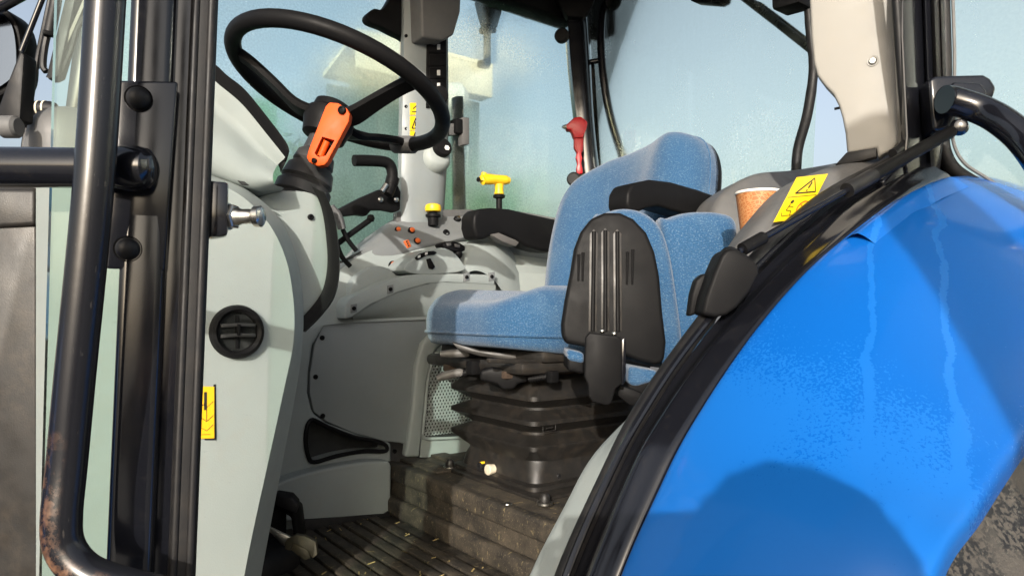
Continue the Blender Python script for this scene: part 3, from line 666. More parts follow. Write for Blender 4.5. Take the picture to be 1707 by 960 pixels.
# ================================================================== right-hand wall: pillar with switches, windows
YR = 1.97
mp0 = yy(YR+0.03, [(668, -60), (667, 100), (664, 230), (662, 390)])
mp1 = yy(YR-0.04, [(674, -60), (673, 100), (670, 230), (668, 390)])
mp2 = yy(YR-0.06, [(712, -60), (712, 100), (706, 230), (700, 390)])
mp3 = yy(YR-0.05, [(741, -60), (742, 100), (743, 230), (734, 390)])
mp4 = yy(YR+0.03, [(746, -60), (747, 100), (747, 230), (738, 390)])
mpil = part('middle_pillar', loft([mp0, mp1, mp2, mp3, mp4], 6, 3), 'shaded_cab_plastic', T, angle=50)
part('pillar_cover', prism(yy(YR-0.12, [(700, -80), (772, -80), (768, 20), (757, 58), (742, 66), (738, 68), (704, 62)]), (0, 0.10, 0), 0.008, 3), 'grey_plastic', mpil)
part('sun_visor', prism(spl(yy(YR-0.02, [(612, 24), (625, 14), (640, 14), (662, -20), (690, -40), (690, 62), (668, 60), (640, 46), (616, 36)]), 3, True), (0, 0.04, 0), 0.006), 'black_plastic', mpil)
swp = part('switch_panel', prism(yy(YR-0.068, [(713, 66), (744, 66), (745, 178), (712, 180)]), (0, 0.02, 0), 0.002), 'black_plastic', mpil)
for i in range(5):
    v = 70 + i*21.5
    c = yy(YR-0.072, [(716, v), (743, v), (743, v+18), (716, v+18)])
    part('rocker_switch', prism(c, (0, 0.012, 0), 0.002), 'black_plastic', mpil)
    if i in (0, 2, 3): part('switch_symbol', prism(yy(YR-0.0735, [(729, v+4), (734, v+4), (734, v+13), (729, v+13)]), (0, 0.002, 0), 0.0004), 'pale_print', mpil)
for i in range(6):
    part('dial_tick', prism(yy(YR-0.0738, [(716+i*4, 174), (717.5+i*4, 174), (725+i*3, 158), (723.5+i*3, 158)]), (0, 0.0015, 0), 0), 'grey_plastic', mpil)
part('fan_dial', lathe([(0.030, 0), (0.030, 0.012), (0.026, 0.022), (0.012, 0.024), (0, 0.024)], yy(YR-0.055, [(731, 160)])[0], (-0.3, -1, -0.1), 24), 'black_plastic', mpil)
kb = yy(YR-0.06, [(727, 262)])[0]
part('knob_housing', lathe([(0.052, -0.03), (0.050, 0.0), (0.040, 0.02), (0.030, 0.026)], kb, (-0.1, -1, 0.25), 28), 'cab_plastic', mpil)
part('heater_knob', lathe([(0.030, 0.015), (0.031, 0.036), (0.027, 0.042), (0, 0.043)], kb + V((0.008, 0, 0.018)), (-0.1, -1, 0.25), 28), 'black_plastic', mpil)
part('knob_mark', lathe([(0.009, 0), (0.009, 0.002), (0, 0.002)], kb + V((0.012, -0.046, 0.022)), (-0.1, -1, 0.25), 6), 'pale_print', mpil)
for u, v in ((677, 60), (677, 178), (679, 282), (677, 215)): screw(mpil, yy(YR-0.046, [(u, v)])[0], -EY, 0.005)
for i, (v0, v1) in enumerate(((172, 193), (194, 219), (219, 243))):
    st, at, n_ = quad_sheet(mpil, yy(YR-0.055, [(683, v0), (700, v0), (700, v1-1), (683, v1-1)]))
    st['label'] = ['yellow sticker half hidden by the wheel rim', 'yellow sticker with a warning triangle', 'yellow sticker with a figure in a triangle'][i]
    if i == 1: part('print', polyline(at, [(0.2, 0.15), (0.85, 0.15), (0.55, 0.85)], 0.0035, n_, True) + polyline(at, [(0.52, 0.3), (0.55, 0.6)], 0.004, n_), 'print_black', st)
    elif i == 2: part('print', polyline(at, [(0.2, 0.3), (0.8, 0.3), (0.5, 0.9)], 0.003, n_, True) + polyline(at, [(0.35, 0.1), (0.5, 0.6), (0.65, 0.1)], 0.003, n_) + [disc(at, (0.5, 0.66), 0.12, 0.08, n_)], 'print_black', st)
    else: part('print', polyline(at, [(0.2, 0.25), (0.8, 0.25)], 0.003, n_) + polyline(at, [(0.3, 0.5), (0.6, 0.75)], 0.003, n_), 'print_black', st)
# panes
swin = part('side_window', prism(yy(YR+0.05, [(744, -90), (960, -90), (985, 420), (740, 420)]), (0, 0.004, 0), 0), 'glass_side', T)
fwin = part('front_side_window', prism(yy(YR+0.05, [(130, -90), (668, -90), (664, 430), (150, 430)]), (0, 0.004, 0), 0), 'glass_front', T)
hp = yy(YR+0.02, [(747, 216)])[0]
hnd = part('window_catch', box(hp + V((0.012, -0.03, 0.002)), (0.03, 0.05, 0.05), 0.005), 'black_plastic', swin)
part('catch_neck', prism(yy(YR-0.02, [(748, 206), (772, 205), (772, 224), (748, 226)]), (0, 0.02, 0), 0.003), 'grey_plastic', swin)
part('catch_grip', prism(yy(YR-0.035, [(771, 195), (783, 196), (783, 241), (771, 242)]), (0, 0.03, 0), 0.004), 'grey_plastic', swin)
part('window_seal', prism(yy(YR+0.07, [(760, 160), (773, 160), (779, 420), (762, 420)]), (0, 0.03, 0), 0.004), 'rubber', swin)

rcp = part('rear_right_pillar', loft([dd(2.68, [(936, -40), (944, 90), (955, 195), (968, 300), (976, 360)]), dd(2.61, [(942, -40), (950, 90), (961, 195), (974, 300), (982, 360)]), dd(2.61, [(966, -40), (974, 90), (982, 195), (990, 275), (1000, 360)]), dd(2.66, [(976, -40), (984, 90), (990, 195), (998, 275), (1008, 360)]), dd(2.80, [(980, -40), (988, 90), (994, 195), (1001, 275), (1012, 360)])], 5, 2), 'black_paint', T, angle=50)
part('pillar_foot', prism(dd(2.58, [(915, -30), (1003, -30), (985, 14), (972, 30), (946, 28), (935, 12)]), FWD*0.05, 0.006), 'black_plastic', rcp)
part('round_stop', lathe([(0.010, 0), (0.028, 0.004), (0.028, 0.018), (0.022, 0.024), (0, 0.025)], dd(2.62, [(938, 62)])[0], FACE, 20), 'rubber', rcp)
part('round_stop', lathe([(0.010, 0), (0.026, 0.004), (0.026, 0.018), (0.02, 0.024), (0, 0.025)], dd(2.55, [(958, 300)])[0], FACE, 20), 'rubber', rcp)
part('glass_channel', prism(dd(2.70, [(984, 98), (991, 98), (1004, 300), (994, 300)]), FWD*0.04, 0.004), 'rubber', rcp)

# ================================================================== rear window with its curved bars, wiper, lamp
XR = 1.88
rw = part('rear_window', prism(xx(XR, [(972, -90), (1372, -90), (1352, 330), (1000, 420)]), (0.004, 0, 0), 0), 'glass_rear', T)
part('window_bar', tube(dd(2.66, [(1034, 6), (1018, 3), (1006, 18), (1002, 55), (1004, 110), (1012, 168), (1022, 212), (1036, 256), (1048, 300)]), 0.0155, 14, sm=6), 'black_paint', rw)
part('bar_foot', lathe([(0.03, -0.015), (0.034, 0), (0.03, 0.02), (0, 0.022)], dd(2.65, [(1024, 4)])[0], FACE, 18), 'rubber', rw)
part('bar_link', tube(dd(2.67, [(984, 104), (1002, 101)]), 0.010, 10), 'black_paint', rw)
part('window_bar', tube(xx(XR-0.03, [(1344, -90), (1346, 0), (1352, 70), (1356, 118), (1346, 190), (1330, 250), (1327, 300)]), [0.011, 0.011, 0.012, 0.013, 0.014, 0.014, 0.014], 14, sm=6), 'rubber', rw)
rwi = part('rear_wiper', tube(xx(XR+0.05, [(1200, -36), (1240, -4), (1300, 42), (1356, 86)]), 0.012, 10), 'rubber', T)
part('wiper_fins', prism(xx(XR+0.06, [(1246, -4), (1268, 4), (1300, 28), (1352, 68), (1352, 82), (1300, 44)]), (0.01, 0, 0), 0.002), 'dusty_black', rwi)
part('work_lamp', prism(xx(XR-0.10, [(1283, -40), (1332, -40), (1332, 4), (1286, 17)]), (0.08, 0, 0), 0.008), 'black_plastic', T)
part('number_lamp', prism(xx(XR-0.02, [(1140, -30), (1205, -30), (1200, 0), (1190, 5), (1150, 2)]), (0.06, 0, 0), 0.006), 'black_plastic', T)

# ================================================================== left rear pillar trim, door post
PA_, PBv = V((1.235, 0.71, ZC)), V((1.283, 0.583, ZC)); pn = (PA_ - PBv).cross(UP).normalized()
if pn.dot(FWD) > 0: pn = -pn
tr = [(1346, -110), (1349, 0), (1352, 60), (1356, 104), (1362, 126), (1374, 142), (1389, 158), (1398, 176), (1404, 196), (1409, 222), (1412, 256), (1461, 247), (1463, 264), (1472, 257), (1488, 249), (1499, 238), (1504, 222), (1502, 150), (1496, 60), (1490, -20), (1484, -110)]
trim = part('rear_pillar_trim', prism(pl(PBv, pn, tr), -pn*0.035, 0.010, 4, 25), 'beige_plastic', T); trim['label'] = 'beige plastic cover of the rear door pillar'
screw(trim, pl(PBv + pn*0.001, pn, [(1455, 102)])[0], pn, 0.0068, 'steel')
part('screw_socket', lathe([(0.010, 0.0), (0.0098, 0.0012), (0.0075, 0.0006)], pl(PBv + pn*0.0005, pn, [(1455, 102)])[0], pn, 20), 'beige_plastic', trim)
part('trim_gasket', prism(pl(PBv + pn*0.004, pn, [(1392, 275), (1411, 254), (1461, 246), (1461, 262), (1430, 270)]), -pn*0.02, 0.002), 'rubber', trim)
part('trim_pin', tube(pl(PBv - pn*0.01, pn, [(1391, 182), (1400, 180)]), 0.0025, 8), 'black_plastic', trim)

post = part('door_post', prism(yy(0.535, [(1506, -130), (1540, -130), (1552, 200), (1560, 300), (1520, 322), (1508, 268), (1512, 225), (1504, 60)]), (0.03, 0.03, 0), 0.008, 3), 'black_paint', T)
part('post_seal', tube(yy(0.545, [(1487, -130), (1494, 0), (1503, 130), (1510, 215), (1507, 240), (1488, 256)]), 0.0075, 12, sm=6), 'rubber', post)
part('post_rib', prism(yy(0.525, [(1537, -130), (1556, -130), (1573, 240), (1568, 290), (1552, 290)]), (0.03, 0.02, 0), 0.004), 'black_paint', post)
part('post_strip', prism(yy(0.515, [(1553, -130), (1561, -130), (1570, 128), (1562, 128)]), (0.01, 0.01, 0), 0.002), 'rubber', post)
part('post_strip', prism(yy(0.512, [(1564, -130), (1572, -130), (1578, 128), (1572, 128)]), (0.01, 0.01, 0), 0.002), 'rubber', post)
part('post_base', prism(yy(0.54, [(1470, 300), (1512, 262), (1545, 250), (1580, 262), (1592, 296), (1540, 316), (1490, 345)]), (0.02, 0.03, 0), 0.01, 3), 'black_paint', post)

# ================================================================== open door with grab tube and gas strut
DA = V((1.40, 0.49, ZC)); ddir = V((0.25, -0.968, 0)); dn_ = V((0.968, 0.25, 0))
sealp = pl(DA, dn_, [(1568, -160), (1571, 0), (1574, 120), (1570, 215), (1574, 255), (1592, 285), (1632, 312), (1680, 350), (1720, 392), (1790, 470)])
low = sealp[-1]
sealp += [low + ddir*0.25 + V((0, 0, -0.20)), low + ddir*0.5 + V((0, 0, -0.36)), low + ddir*0.72 + V((0, 0, -0.42)), low + ddir*0.80 + V((0, 0, -0.3)), low + ddir*0.82 + V((0, 0, 0.2)), low + ddir*0.80 + V((0, 0, 0.9))]
door = part('cab_door', prism(spl(sealp, 5), dn_*0.005, 0), 'glass_door', T); door['label'] = 'open glass cab door with black seal'
part('door_seal', tube(sealp, 0.0125, 12, sm=6), 'rubber', door)
part('door_seal', tube([p + dn_*0.018 - V((0.0, 0, 0.012)) for p in sealp], 0.010, 12, sm=6), 'rubber', door)
part('pane_border', tube([p + ddir*0.016 + V((0, 0, 0.010)) for p in sealp[:9]], 0.003, 8, sm=6), 'grey_plastic', door)
part('hinge_block', prism(dd(1.16, [(1549, 131), (1562, 126), (1640, 124), (1652, 130), (1662, 146), (1656, 164), (1600, 176), (1582, 215), (1556, 218)]), FWD*0.05 + RGT*0.01, 0.006, 3), 'black_paint', door)
part('hinge_plate', prism(dd(1.14, [(1570, 160), (1592, 136), (1636, 138), (1646, 152), (1644, 170), (1600, 178)]), FWD*0.02, 0.004, 3), 'black_paint', door)
gt = dd(1.125, [(1574, 166), (1588, 168)]) + dd(1.11, [(1636, 184)]) + dd(1.08, [(1674, 205)]) + dd(1.05, [(1712, 240)]) + dd(1.01, [(1750, 300), (1775, 390)]) + dd(0.97, [(1800, 520)])
part('grab_tube', tube(gt, 0.0225, 20, sm=6), 'black_paint', door)
s1 = dd(0.90, [(1216, 428)])[0]; s2 = dd(1.13, [(1599, 212)])[0]; sd = (s2 - s1).normalized(); sl_ = (s2-s1).length
strut = part('gas_strut', tube([s1 + sd*sl_*0.47, s1 + sd*sl_*0.955], 0.0098, 16), 'black_plastic', T)
part('strut_collar', tube([s1 + sd*sl_*0.455, s1 + sd*sl_*0.57], 0.0112, 16), 'rubber', strut)
part('strut_rod', tube([s1 + sd*sl_*0.03, s1 + sd*sl_*0.47], 0.0046, 12), 'black_paint', strut)
part('rod_socket', tube([s1 + sd*sl_*0.045, s1 + sd*sl_*0.12], 0.0088, 14), 'black_plastic', strut)
part('ball_joint', lathe([(0, -0.013), (0.010, -0.010), (0.0135, 0), (0.010, 0.010), (0, 0.013)], s1, FACE, 18), 'black_plastic', strut)
part('ball_joint', lathe([(0, -0.014), (0.010, -0.011), (0.0145, 0), (0.010, 0.011), (0, 0.014)], s2, FACE, 18), 'black_paint', strut)
part('ball_stud', tube([s2, s2 + V((0.005, 0, 0.045))], 0.008, 12), 'steel', strut)
cv = dd(0.885, [(1170, 524), (1176, 495), (1190, 455), (1203, 425), (1212, 415), (1226, 413), (1246, 424), (1264, 440), (1268, 456), (1252, 486), (1230, 512), (1212, 525), (1192, 529)])
part('strut_cover', prism(cv, FWD*0.05, 0.011, 4), 'black_plastic', strut)
part('cover_flap', prism(dd(0.925, [(1148, 528), (1153, 490), (1160, 466), (1172, 456), (1190, 455), (1190, 520), (1165, 522)]), FWD*0.02, 0.004, 3), 'black_plastic', strut)

# ================================================================== roof
part('roof', [box((0.88, 1.20, ZC+1.42), (2.12, 1.72, 0.14), 0.03, seg=3), box((0.9, 0.52, ZC+1.30), (1.5, 0.06, 0.12), 0.01), box((1.2, 2.03, ZC+1.24), (1.7, 0.10, 0.24), 0.01), box((1.90, 1.3, ZC+1.32), (0.08, 1.5, 0.16), 0.01), box((0.1, 1.3, ZC+1.30), (0.1, 1.4, 0.16), 0.01)], 'black_plastic', T)

# ================================================================== right console
l0 = yy(1.745, [(500, 552), (535, 543), (585, 538), (650, 535), (725, 532), (800, 529), (940, 524)])
l1 = yy(1.775, [(506, 530), (541, 505), (590, 492), (650, 480), (725, 474), (800, 472), (940, 480)])
l2 = yy(1.83, [(512, 515), (548, 478), (596, 452), (652, 440), (728, 424), (815, 430), (940, 440)])
l3 = yy(1.865, [(520, 500), (556, 460), (604, 424), (664, 406), (740, 400), (820, 408), (940, 436)])
conb = part('side_console', loft([l0, l1, l2, l3], 6, 4), 'cab_plastic', T, angle=60); conb['label'] = 'pale grey moulded console with controls beside the seat'
t0 = yy(1.845, [(522, 530), (548, 500), (590, 462), (640, 438), (690, 416), (740, 404), (800, 396), (860, 432), (940, 440)])
t1 = yy(1.86, [(528, 510), (552, 478), (590, 442), (640, 410), (690, 394), (740, 390), (800, 385), (860, 398), (940, 412)])
t2 = yy(1.90, [(536, 495), (560, 455), (596, 420), (645, 386), (690, 375), (745, 373), (800, 373), (860, 378), (940, 388)])
t3 = yy(1.97, [(545, 485), (572, 440), (604, 404), (650, 370), (690, 354), (745, 350), (800, 350), (860, 352), (940, 366)])
t4 = off(t3, (0, 0.06, -0.01))
ctop = part('console_top', loft([off(t0, (0, 0.02, -0.01)), t0, t1, t2, t3, t4], 6, 4), 'mid_plastic', T, angle=45)
part('console_ledge', prism(yy(1.93, [(662, 372), (662, 353), (690, 350), (790, 349), (795, 372)]), (0, 0.03, 0), 0.004), 'grey_plastic', ctop)
def slot(pts, y=1.862): part('lever_slot', prism(yy(y, pts), (0, 0.006, 0), 0.0005), 'dark_opening', ctop)
slot([(566, 436), (590, 424), (622, 410), (624, 413), (592, 428), (569, 439)], 1.885)
slot([(600, 418), (620, 403), (640, 390), (642, 392), (622, 406), (602, 421)], 1.90)
# seat-side fairing, quadrant, lever dome
fa = yy(1.70, [(574, 532), (577, 508), (584, 497), (640, 470), (664, 461), (700, 456), (760, 456), (824, 458), (826, 476), (745, 471), (712, 474), (664, 488), (620, 508), (586, 530)])
fair = part('console_fairing', prism(fa, (0, 0.10, 0), 0.006, 3), 'cab_plastic', conb)
part('fairing_skirt', loft([yy(1.702, [(588, 528), (622, 507), (664, 488), (712, 474), (745, 471), (826, 475)]), yy(1.72, [(588, 531), (622, 524), (664, 512), (712, 502), (745, 500), (826, 500)]), yy(1.75, [(588, 533), (622, 532), (664, 531), (712, 530), (745, 530), (826, 526)])], 5, 3), 'cab_plastic', conb, angle=60)
for u, v in ((590, 514), (651, 482), (778, 462), (820, 461)):
    part('clip', prism(yy(1.698, [(u-5, v-6), (u+5, v-8), (u+5, v+6), (u-5, v+8)]), (0, 0.004, 0), 0.0006), 'mid_plastic', conb)
    screw(conb, yy(1.697, [(u, v)])[0], -EY, 0.0055)
qd = [(580, 516), (583, 490), (592, 468), (608, 452), (626, 444), (644, 446), (658, 456), (668, 470), (640, 484), (600, 508)]
part('lever_quadrant', prism(spl(yy(1.755, qd), 3, True), (0, 0.05, 0), 0.008, 3), 'cab_plastic', conb)
dm = yy(1.70, [(674, 450), (682, 436), (700, 424), (722, 415), (742, 414), (760, 424), (772, 440), (776, 448), (760, 454), (720, 457), (690, 456)])
dome_ = part('lever_dome', prism(spl(dm, 3, True), (0.0, 0.11, 0.0), 0.018, 5), 'cab_plastic', conb)
for pts in ([(692, 430), (700, 423), (712, 419), (724, 418), (729, 421), (724, 425), (712, 426), (702, 431), (696, 434)],): 
    part('button_row', prism(yy(1.696, pts), (0, 0.008, 0), 0.0015), 'black_plastic', conb)
for u, v in ((699, 428), (711, 423)): part('button_symbol', prism(yy(1.693, [(u-2, v-2), (u+2, v-3), (u+2, v+1), (u-2, v+2)]), (0, 0.002, 0), 0), 'pale_print', conb)
part('rocker', prism(yy(1.694, [(712, 432), (718, 430), (726, 445), (722, 449), (716, 447)]), (0, 0.010, 0), 0.002), 'black_plastic', conb)
jb = yy(1.73, [(762, 408)])[0]
joy = part('joystick', [prism(yy(1.715, [(738, 407), (742, 403), (756, 402), (768, 405), (777, 411), (776, 418), (768, 420), (752, 418), (742, 414)]), (0, 0.05, 0), 0.005, 3), lathe(dome(0.014, 0.016), yy(1.73, [(763, 424)])[0], (-0.2, -1, -0.2), 16)], 'black_plastic', conb)
part('joystick_button', prism(yy(1.712, [(744, 405), (752, 404), (753, 409), (746, 410)]), (0, 0.004, 0), 0.001), 'grey_plastic', conb)
part('joystick_button', prism(yy(1.712, [(758, 406), (767, 408), (767, 413), (759, 412)]), (0, 0.004, 0), 0.001), 'grey_plastic', conb)
part('rear_hump', loft([yy(1.73, [(768, 478), (778, 456), (800, 452), (826, 470), (846, 500)]), yy(1.75, [(768, 440), (780, 420), (808, 412), (838, 436), (862, 490)]), yy(1.80, [(764, 420), (782, 404), (812, 400), (846, 420), (872, 470)]), yy(1.87, [(768, 410), (790, 398), (815, 396), (850, 412), (880, 460)])], 5, 4), 'cab_plastic', conb, angle=60)
part('hump_filler', prism(yy(1.80, [(740, 470), (770, 440), (840, 440), (930, 445), (930, 535), (740, 535)]), (0, 0.02, 0), 0.004), 'cab_plastic', conb)
for u, v, y, r in ((687, 384, 1.872, .008), (657, 442, 1.815, .0105), (696, 402, 1.852, .0085), (664, 383, 1.89, .007)):
    part('orange_button', lathe([(r, -0.006), (r, 0.004), (r*0.8, 0.007), (0, 0.0075)], yy(y, [(u, v)])[0], (-0.1, -0.9, 0.5), 16), 'orange_button', conb)
    part('button_collar', lathe([(r*1.35, -0.006), (r*1.35, 0.0015), (r*1.05, 0.002)], yy(y, [(u-1, v)])[0], (-0.1, -0.9, 0.5), 16), 'black_plastic', conb)
sw = part('orange_switch', prism(yy(1.845, [(674, 402), (681, 399), (686, 411), (679, 414)]), (0, 0.008, 0), 0.001), 'orange_button', conb)
for k_ in range(3): part('switch_mark', prism(yy(1.843, [(677+k_*1.5, 402+k_*3.4), (679+k_*1.5, 401.2+k_*3.4), (679.6+k_*1.5, 403+k_*3.4), (677.6+k_*1.5, 404+k_*3.4)]), (0, 0.002, 0), 0), 'print_black', sw)
part('socket', lathe([(0.011, -0.004), (0.011, 0.003), (0.008, 0.004), (0.006, 0.0), (0, 0.0)], yy(1.862, [(744, 388)])[0], (0, -0.9, 0.4), 18), 'black_plastic', ctop)
for u, v in ((762, 366), (779, 367), (791, 369)):
    part('throttle_screw', lathe([(0.012, -0.004), (0.012, 0.005), (0.008, 0.010), (0, 0.011)], yy(1.915, [(u, v)])[0], (0, -0.8, 0.6), 16), 'black_plastic', ctop)
    part('screw_cap', lathe([(0.0065, 0.008), (0.0065, 0.013), (0, 0.014)], yy(1.915, [(u, v)])[0], (0, -0.8, 0.6), 12), 'steel', ctop)
# yellow mushroom knob and yellow T-handle
b0 = yy(1.88, [(722, 360)])[0]
kn = part('mushroom_knob', lathe([(0.012, 0.012), (0.024, 0.014), (0.026, 0.022), (0.023, 0.034), (0.014, 0.038), (0, 0.039)], b0, EZ, 24), 'yellow_plastic', ctop)
part('knob_stem', lathe([(0.016, -0.03), (0.017, -0.006), (0.024, -0.003), (0.024, 0.004), (0.015, 0.006), (0.012, 0.013)], b0, EZ, 20), 'black_plastic', ctop)
th0 = yy(1.90, [(832, 322)])[0]
tb = part('t_handle', [tube(yy(1.90, [(804, 300), (812, 299), (836, 300), (848, 301)]), [0.017, 0.018, 0.016, 0.012], 16, sm=4), tube(yy(1.90, [(806, 302), (807, 288)]), [0.012, 0.009], 12), lathe([(0.017, 0), (0.014, 0.016), (0.016, 0.034)], th0 + V((0, 0, -0.004)), EZ, 18)], 'yellow_plastic', ctop)
tb['label'] = 'yellow T-shaped lever handle'
part('handle_stem', lathe([(0.010, -0.14), (0.0105, -0.02), (0.020, -0.016), (0.021, -0.008), (0.012, -0.004)], th0, EZ, 16), 'black_plastic', ctop)
part('handle_button', lathe([(0.008, 0), (0.008, 0.005), (0, 0.006)], yy(1.90, [(801, 300)])[0] + V((-0.006, 0, 0)), -EX, 12), 'black_plastic', ctop)
# grab arm and levers in front of the pillar
g0 = part('grab_arm', prism(yy(1.90, [(558, 352), (600, 330), (632, 316), (652, 311), (664, 308), (669, 320), (668, 350), (660, 354), (640, 350), (620, 350), (612, 360), (596, 358), (560, 362)]), (0, 0.03, 0), 0.006), 'black_plastic', T)
part('grab_handle', tube(yy(1.86, [(590, 268), (612, 268), (640, 270), (650, 276), (654, 290), (652, 310), (646, 324)]), 0.0165, 14, sm=5), 'black_plastic', g0)
part('handle_cuff', tube(yy(1.862, [(655, 296), (652, 308)]), 0.020, 14), 'black_plastic', g0)
part('arm_spring', tube(yy(1.85, [(636, 320), (644, 308)]), 0.009, 12), 'steel', g0)
for u, v in ((634, 333), (660, 333)): part('arm_bolt', lathe([(0.008, -0.002), (0.008, 0.004), (0.004, 0.006), (0, 0.006)], yy(1.897, [(u, v)])[0], -EY, 12), 'steel', g0)
lv1 = part('blue_lever', tube(yy(1.82, [(584, 444), (570, 428), (562, 408), (556, 390)]), 0.0068, 10, sm=4), 'black_plastic', T)
part('lever_grip', tube(yy(1.82, [(554, 388), (550, 366), (546, 345)]), [0.017, 0.016, 0.012], 12, sm=3, flat=0.7), 'blue_plastic', lv1)
lv2 = part('grey_lever', tube(yy(1.86, [(594, 418), (580, 400), (571, 382)]), 0.0068, 10, sm=4), 'black_plastic', T)
part('lever_grip', tube(yy(1.86, [(570, 382), (564, 362), (552, 344)]), [0.016, 0.017, 0.013], 12, sm=3, flat=0.7), 'grey_plastic', lv2)
lv3 = part('ball_lever', tube(yy(1.88, [(560, 408), (590, 386), (615, 368)]), 0.0085, 10), 'black_plastic', T)
part('lever_knob', lathe([(0, -0.012), (0.010, -0.008), (0.012, 0), (0.010, 0.008), (0, 0.012)], yy(1.88, [(618, 364)])[0], RGT, 16), 'black_plastic', lv3)

# ================================================================== right wall below the console
wallp = [(541, 538), (524, 575), (517, 620), (516, 655), (523, 686), (545, 703), (590, 722), (640, 735), (668, 738), (682, 742), (700, 750), (830, 752), (830, 524), (700, 530)]
wl = part('wall_panel', prism(yy(1.752, wallp), (0, 0.03, 0), 0.004, 2), 'shaded_cab_plastic', T); wl['label'] = 'flat grey panel screwed to the right wall'
for u, v in ((537, 563), (526, 628), (538, 693)): screw(wl, yy(1.751, [(u, v)])[0], -EY, 0.0065)
screw(wl, yy(1.751, [(658, 752)])[0], -EY, 0.006)
arch = yy(1.735, [(676, 762), (688, 680), (694, 610), (704, 572), (722, 552), (752, 540), (830, 534), (830, 560), (760, 566), (735, 574), (720, 594), (712, 640), (700, 762)])
part('grille_arch', prism(arch, (0, 0.03, 0), 0.008, 3), 'cab_plastic', wl)
part('grille_surround', prism(yy(1.748, [(700, 762), (712, 640), (722, 585), (760, 560), (850, 555), (850, 762)]), (0, 0.006, 0), 0.002), 'cab_plastic', wl)
def hexgrille(bm):
    A = yy(1.742, [(708, 724), (812, 724), (812, 592), (722, 592)])
    z0, z1 = A[0].z, A[3].z; x0, x1 = A[0].x, A[1].x; s = 0.0062
    nx, nz = int((x1-x0)/(s*1.732)) + 1, int((z1-z0)/(s*1.5)) + 1
    for j in range(nz):
        for i in range(nx):
            cx = x0 + (i + (j % 2)*0.5)*s*1.732; cz = z0 + j*s*1.5
            if cx < x0 + (cz-z0)*0.10: continue
            o = []; q_ = []; q2 = []
            for k_ in range(6):
                a = R(60*k_ + 30); o.append(bm.verts.new((cx + s*math.cos(a), A[0].y, cz + s*math.sin(a))))
                q_.append(bm.verts.new((cx + s*0.66*math.cos(a), A[0].y, cz + s*0.66*math.sin(a)))); q2.append(bm.verts.new((cx + s*0.60*math.cos(a), A[0].y+0.004, cz + s*0.60*math.sin(a))))
            for k_ in range(6):
                m = (k_+1) % 6; bm.faces.new((o[k_], o[m], q_[m], q_[k_])); bm.faces.new((q_[k_], q_[m], q2[m], q2[k_]))
part('wall_backing', box((0.95, 1.84, ZC-0.27), (1.9, 0.02, 0.62), 0.0), 'grey_plastic', wl)
part('hex_grille', hexgrille, 'cab_plastic', wl, smooth=False)
part('grille_back', prism(yy(1.7475, [(706, 728), (820, 728), (820, 588), (718, 588)]), (0, 0.0015, 0), 0), 'dark_opening', wl)
part('grille_frame', tube(yy(1.74, [(704, 726), (708, 690), (714, 630), (724, 594), (738, 586), (790, 584), (830, 584)]), 0.0045, 8, sm=4), 'cab_plastic', wl)
part('grille_frame', tube(yy(1.74, [(702, 722), (708, 730), (722, 731), (770, 729), (830, 727)]), 0.0045, 8, sm=4), 'cab_plastic', wl)
# moulded lower corner with dark pocket, kick strip
cr = yy(1.745, [(546, 536), (500, 548), (480, 640), (452, 770), (438, 830), (438, 900), (505, 900), (653, 880), (653, 738), (600, 726), (545, 705), (522, 688), (514, 655), (515, 620), (522, 575)])
corner = part('lower_corner', prism(cr, (0, 0.12, 0), 0.010, 3), 'cab_plastic', T)
bul = yy(1.70, [(430, 828), (470, 802), (510, 788), (560, 777), (610, 769), (648, 768), (653, 775), (652, 852), (640, 860), (505, 868), (430, 872)])
bl_ = part('corner_bulge', prism(bul, (0, 0.08, 0), 0.022, 5, 25), 'cab_plastic', corner)
pk = [(519, 700), (530, 703), (548, 712), (590, 728), (634, 737), (645, 745), (640, 752), (604, 752), (560, 760), (524, 770), (514, 760), (510, 735), (512, 712)]
cut(corner, prism(spl(off(yy(1.74, pk), (0, -0.08, 0)), 3, True), (0, 0.145, 0), 0)); cut(bl_, prism(spl(off(yy(1.74, pk), (0, -0.08, 0)), 3, True), (0, 0.3, 0), 0))
part('pocket_lining', loft([spl(yy(1.737, pk), 3, True) + [yy(1.737, pk)[0]], spl(yy(1.80, [(u*0.94 + 570*0.06, v*0.94 + 738*0.06) for u, v in pk]), 3, True) + [yy(1.80, [(pk[0][0]*0.94 + 570*.06, pk[0][1]*0.94 + 738*.06)])[0]]], 0, 0), 'black_plastic', corner)
part('pocket_back', prism(spl(yy(1.80, pk), 3, True), (0, 0.004, 0), 0), 'dark_opening', corner)
part('pocket_rim', tube(spl(yy(1.738, pk), 4, True), 0.0058, 8, True), 'black_plastic', corner)
part('kick_strip', prism(yy(1.695, [(506, 866), (640, 856), (654, 848), (660, 900), (600, 905), (505, 905)]), (0, 0.02, 0), 0.003), 'rubber', corner)

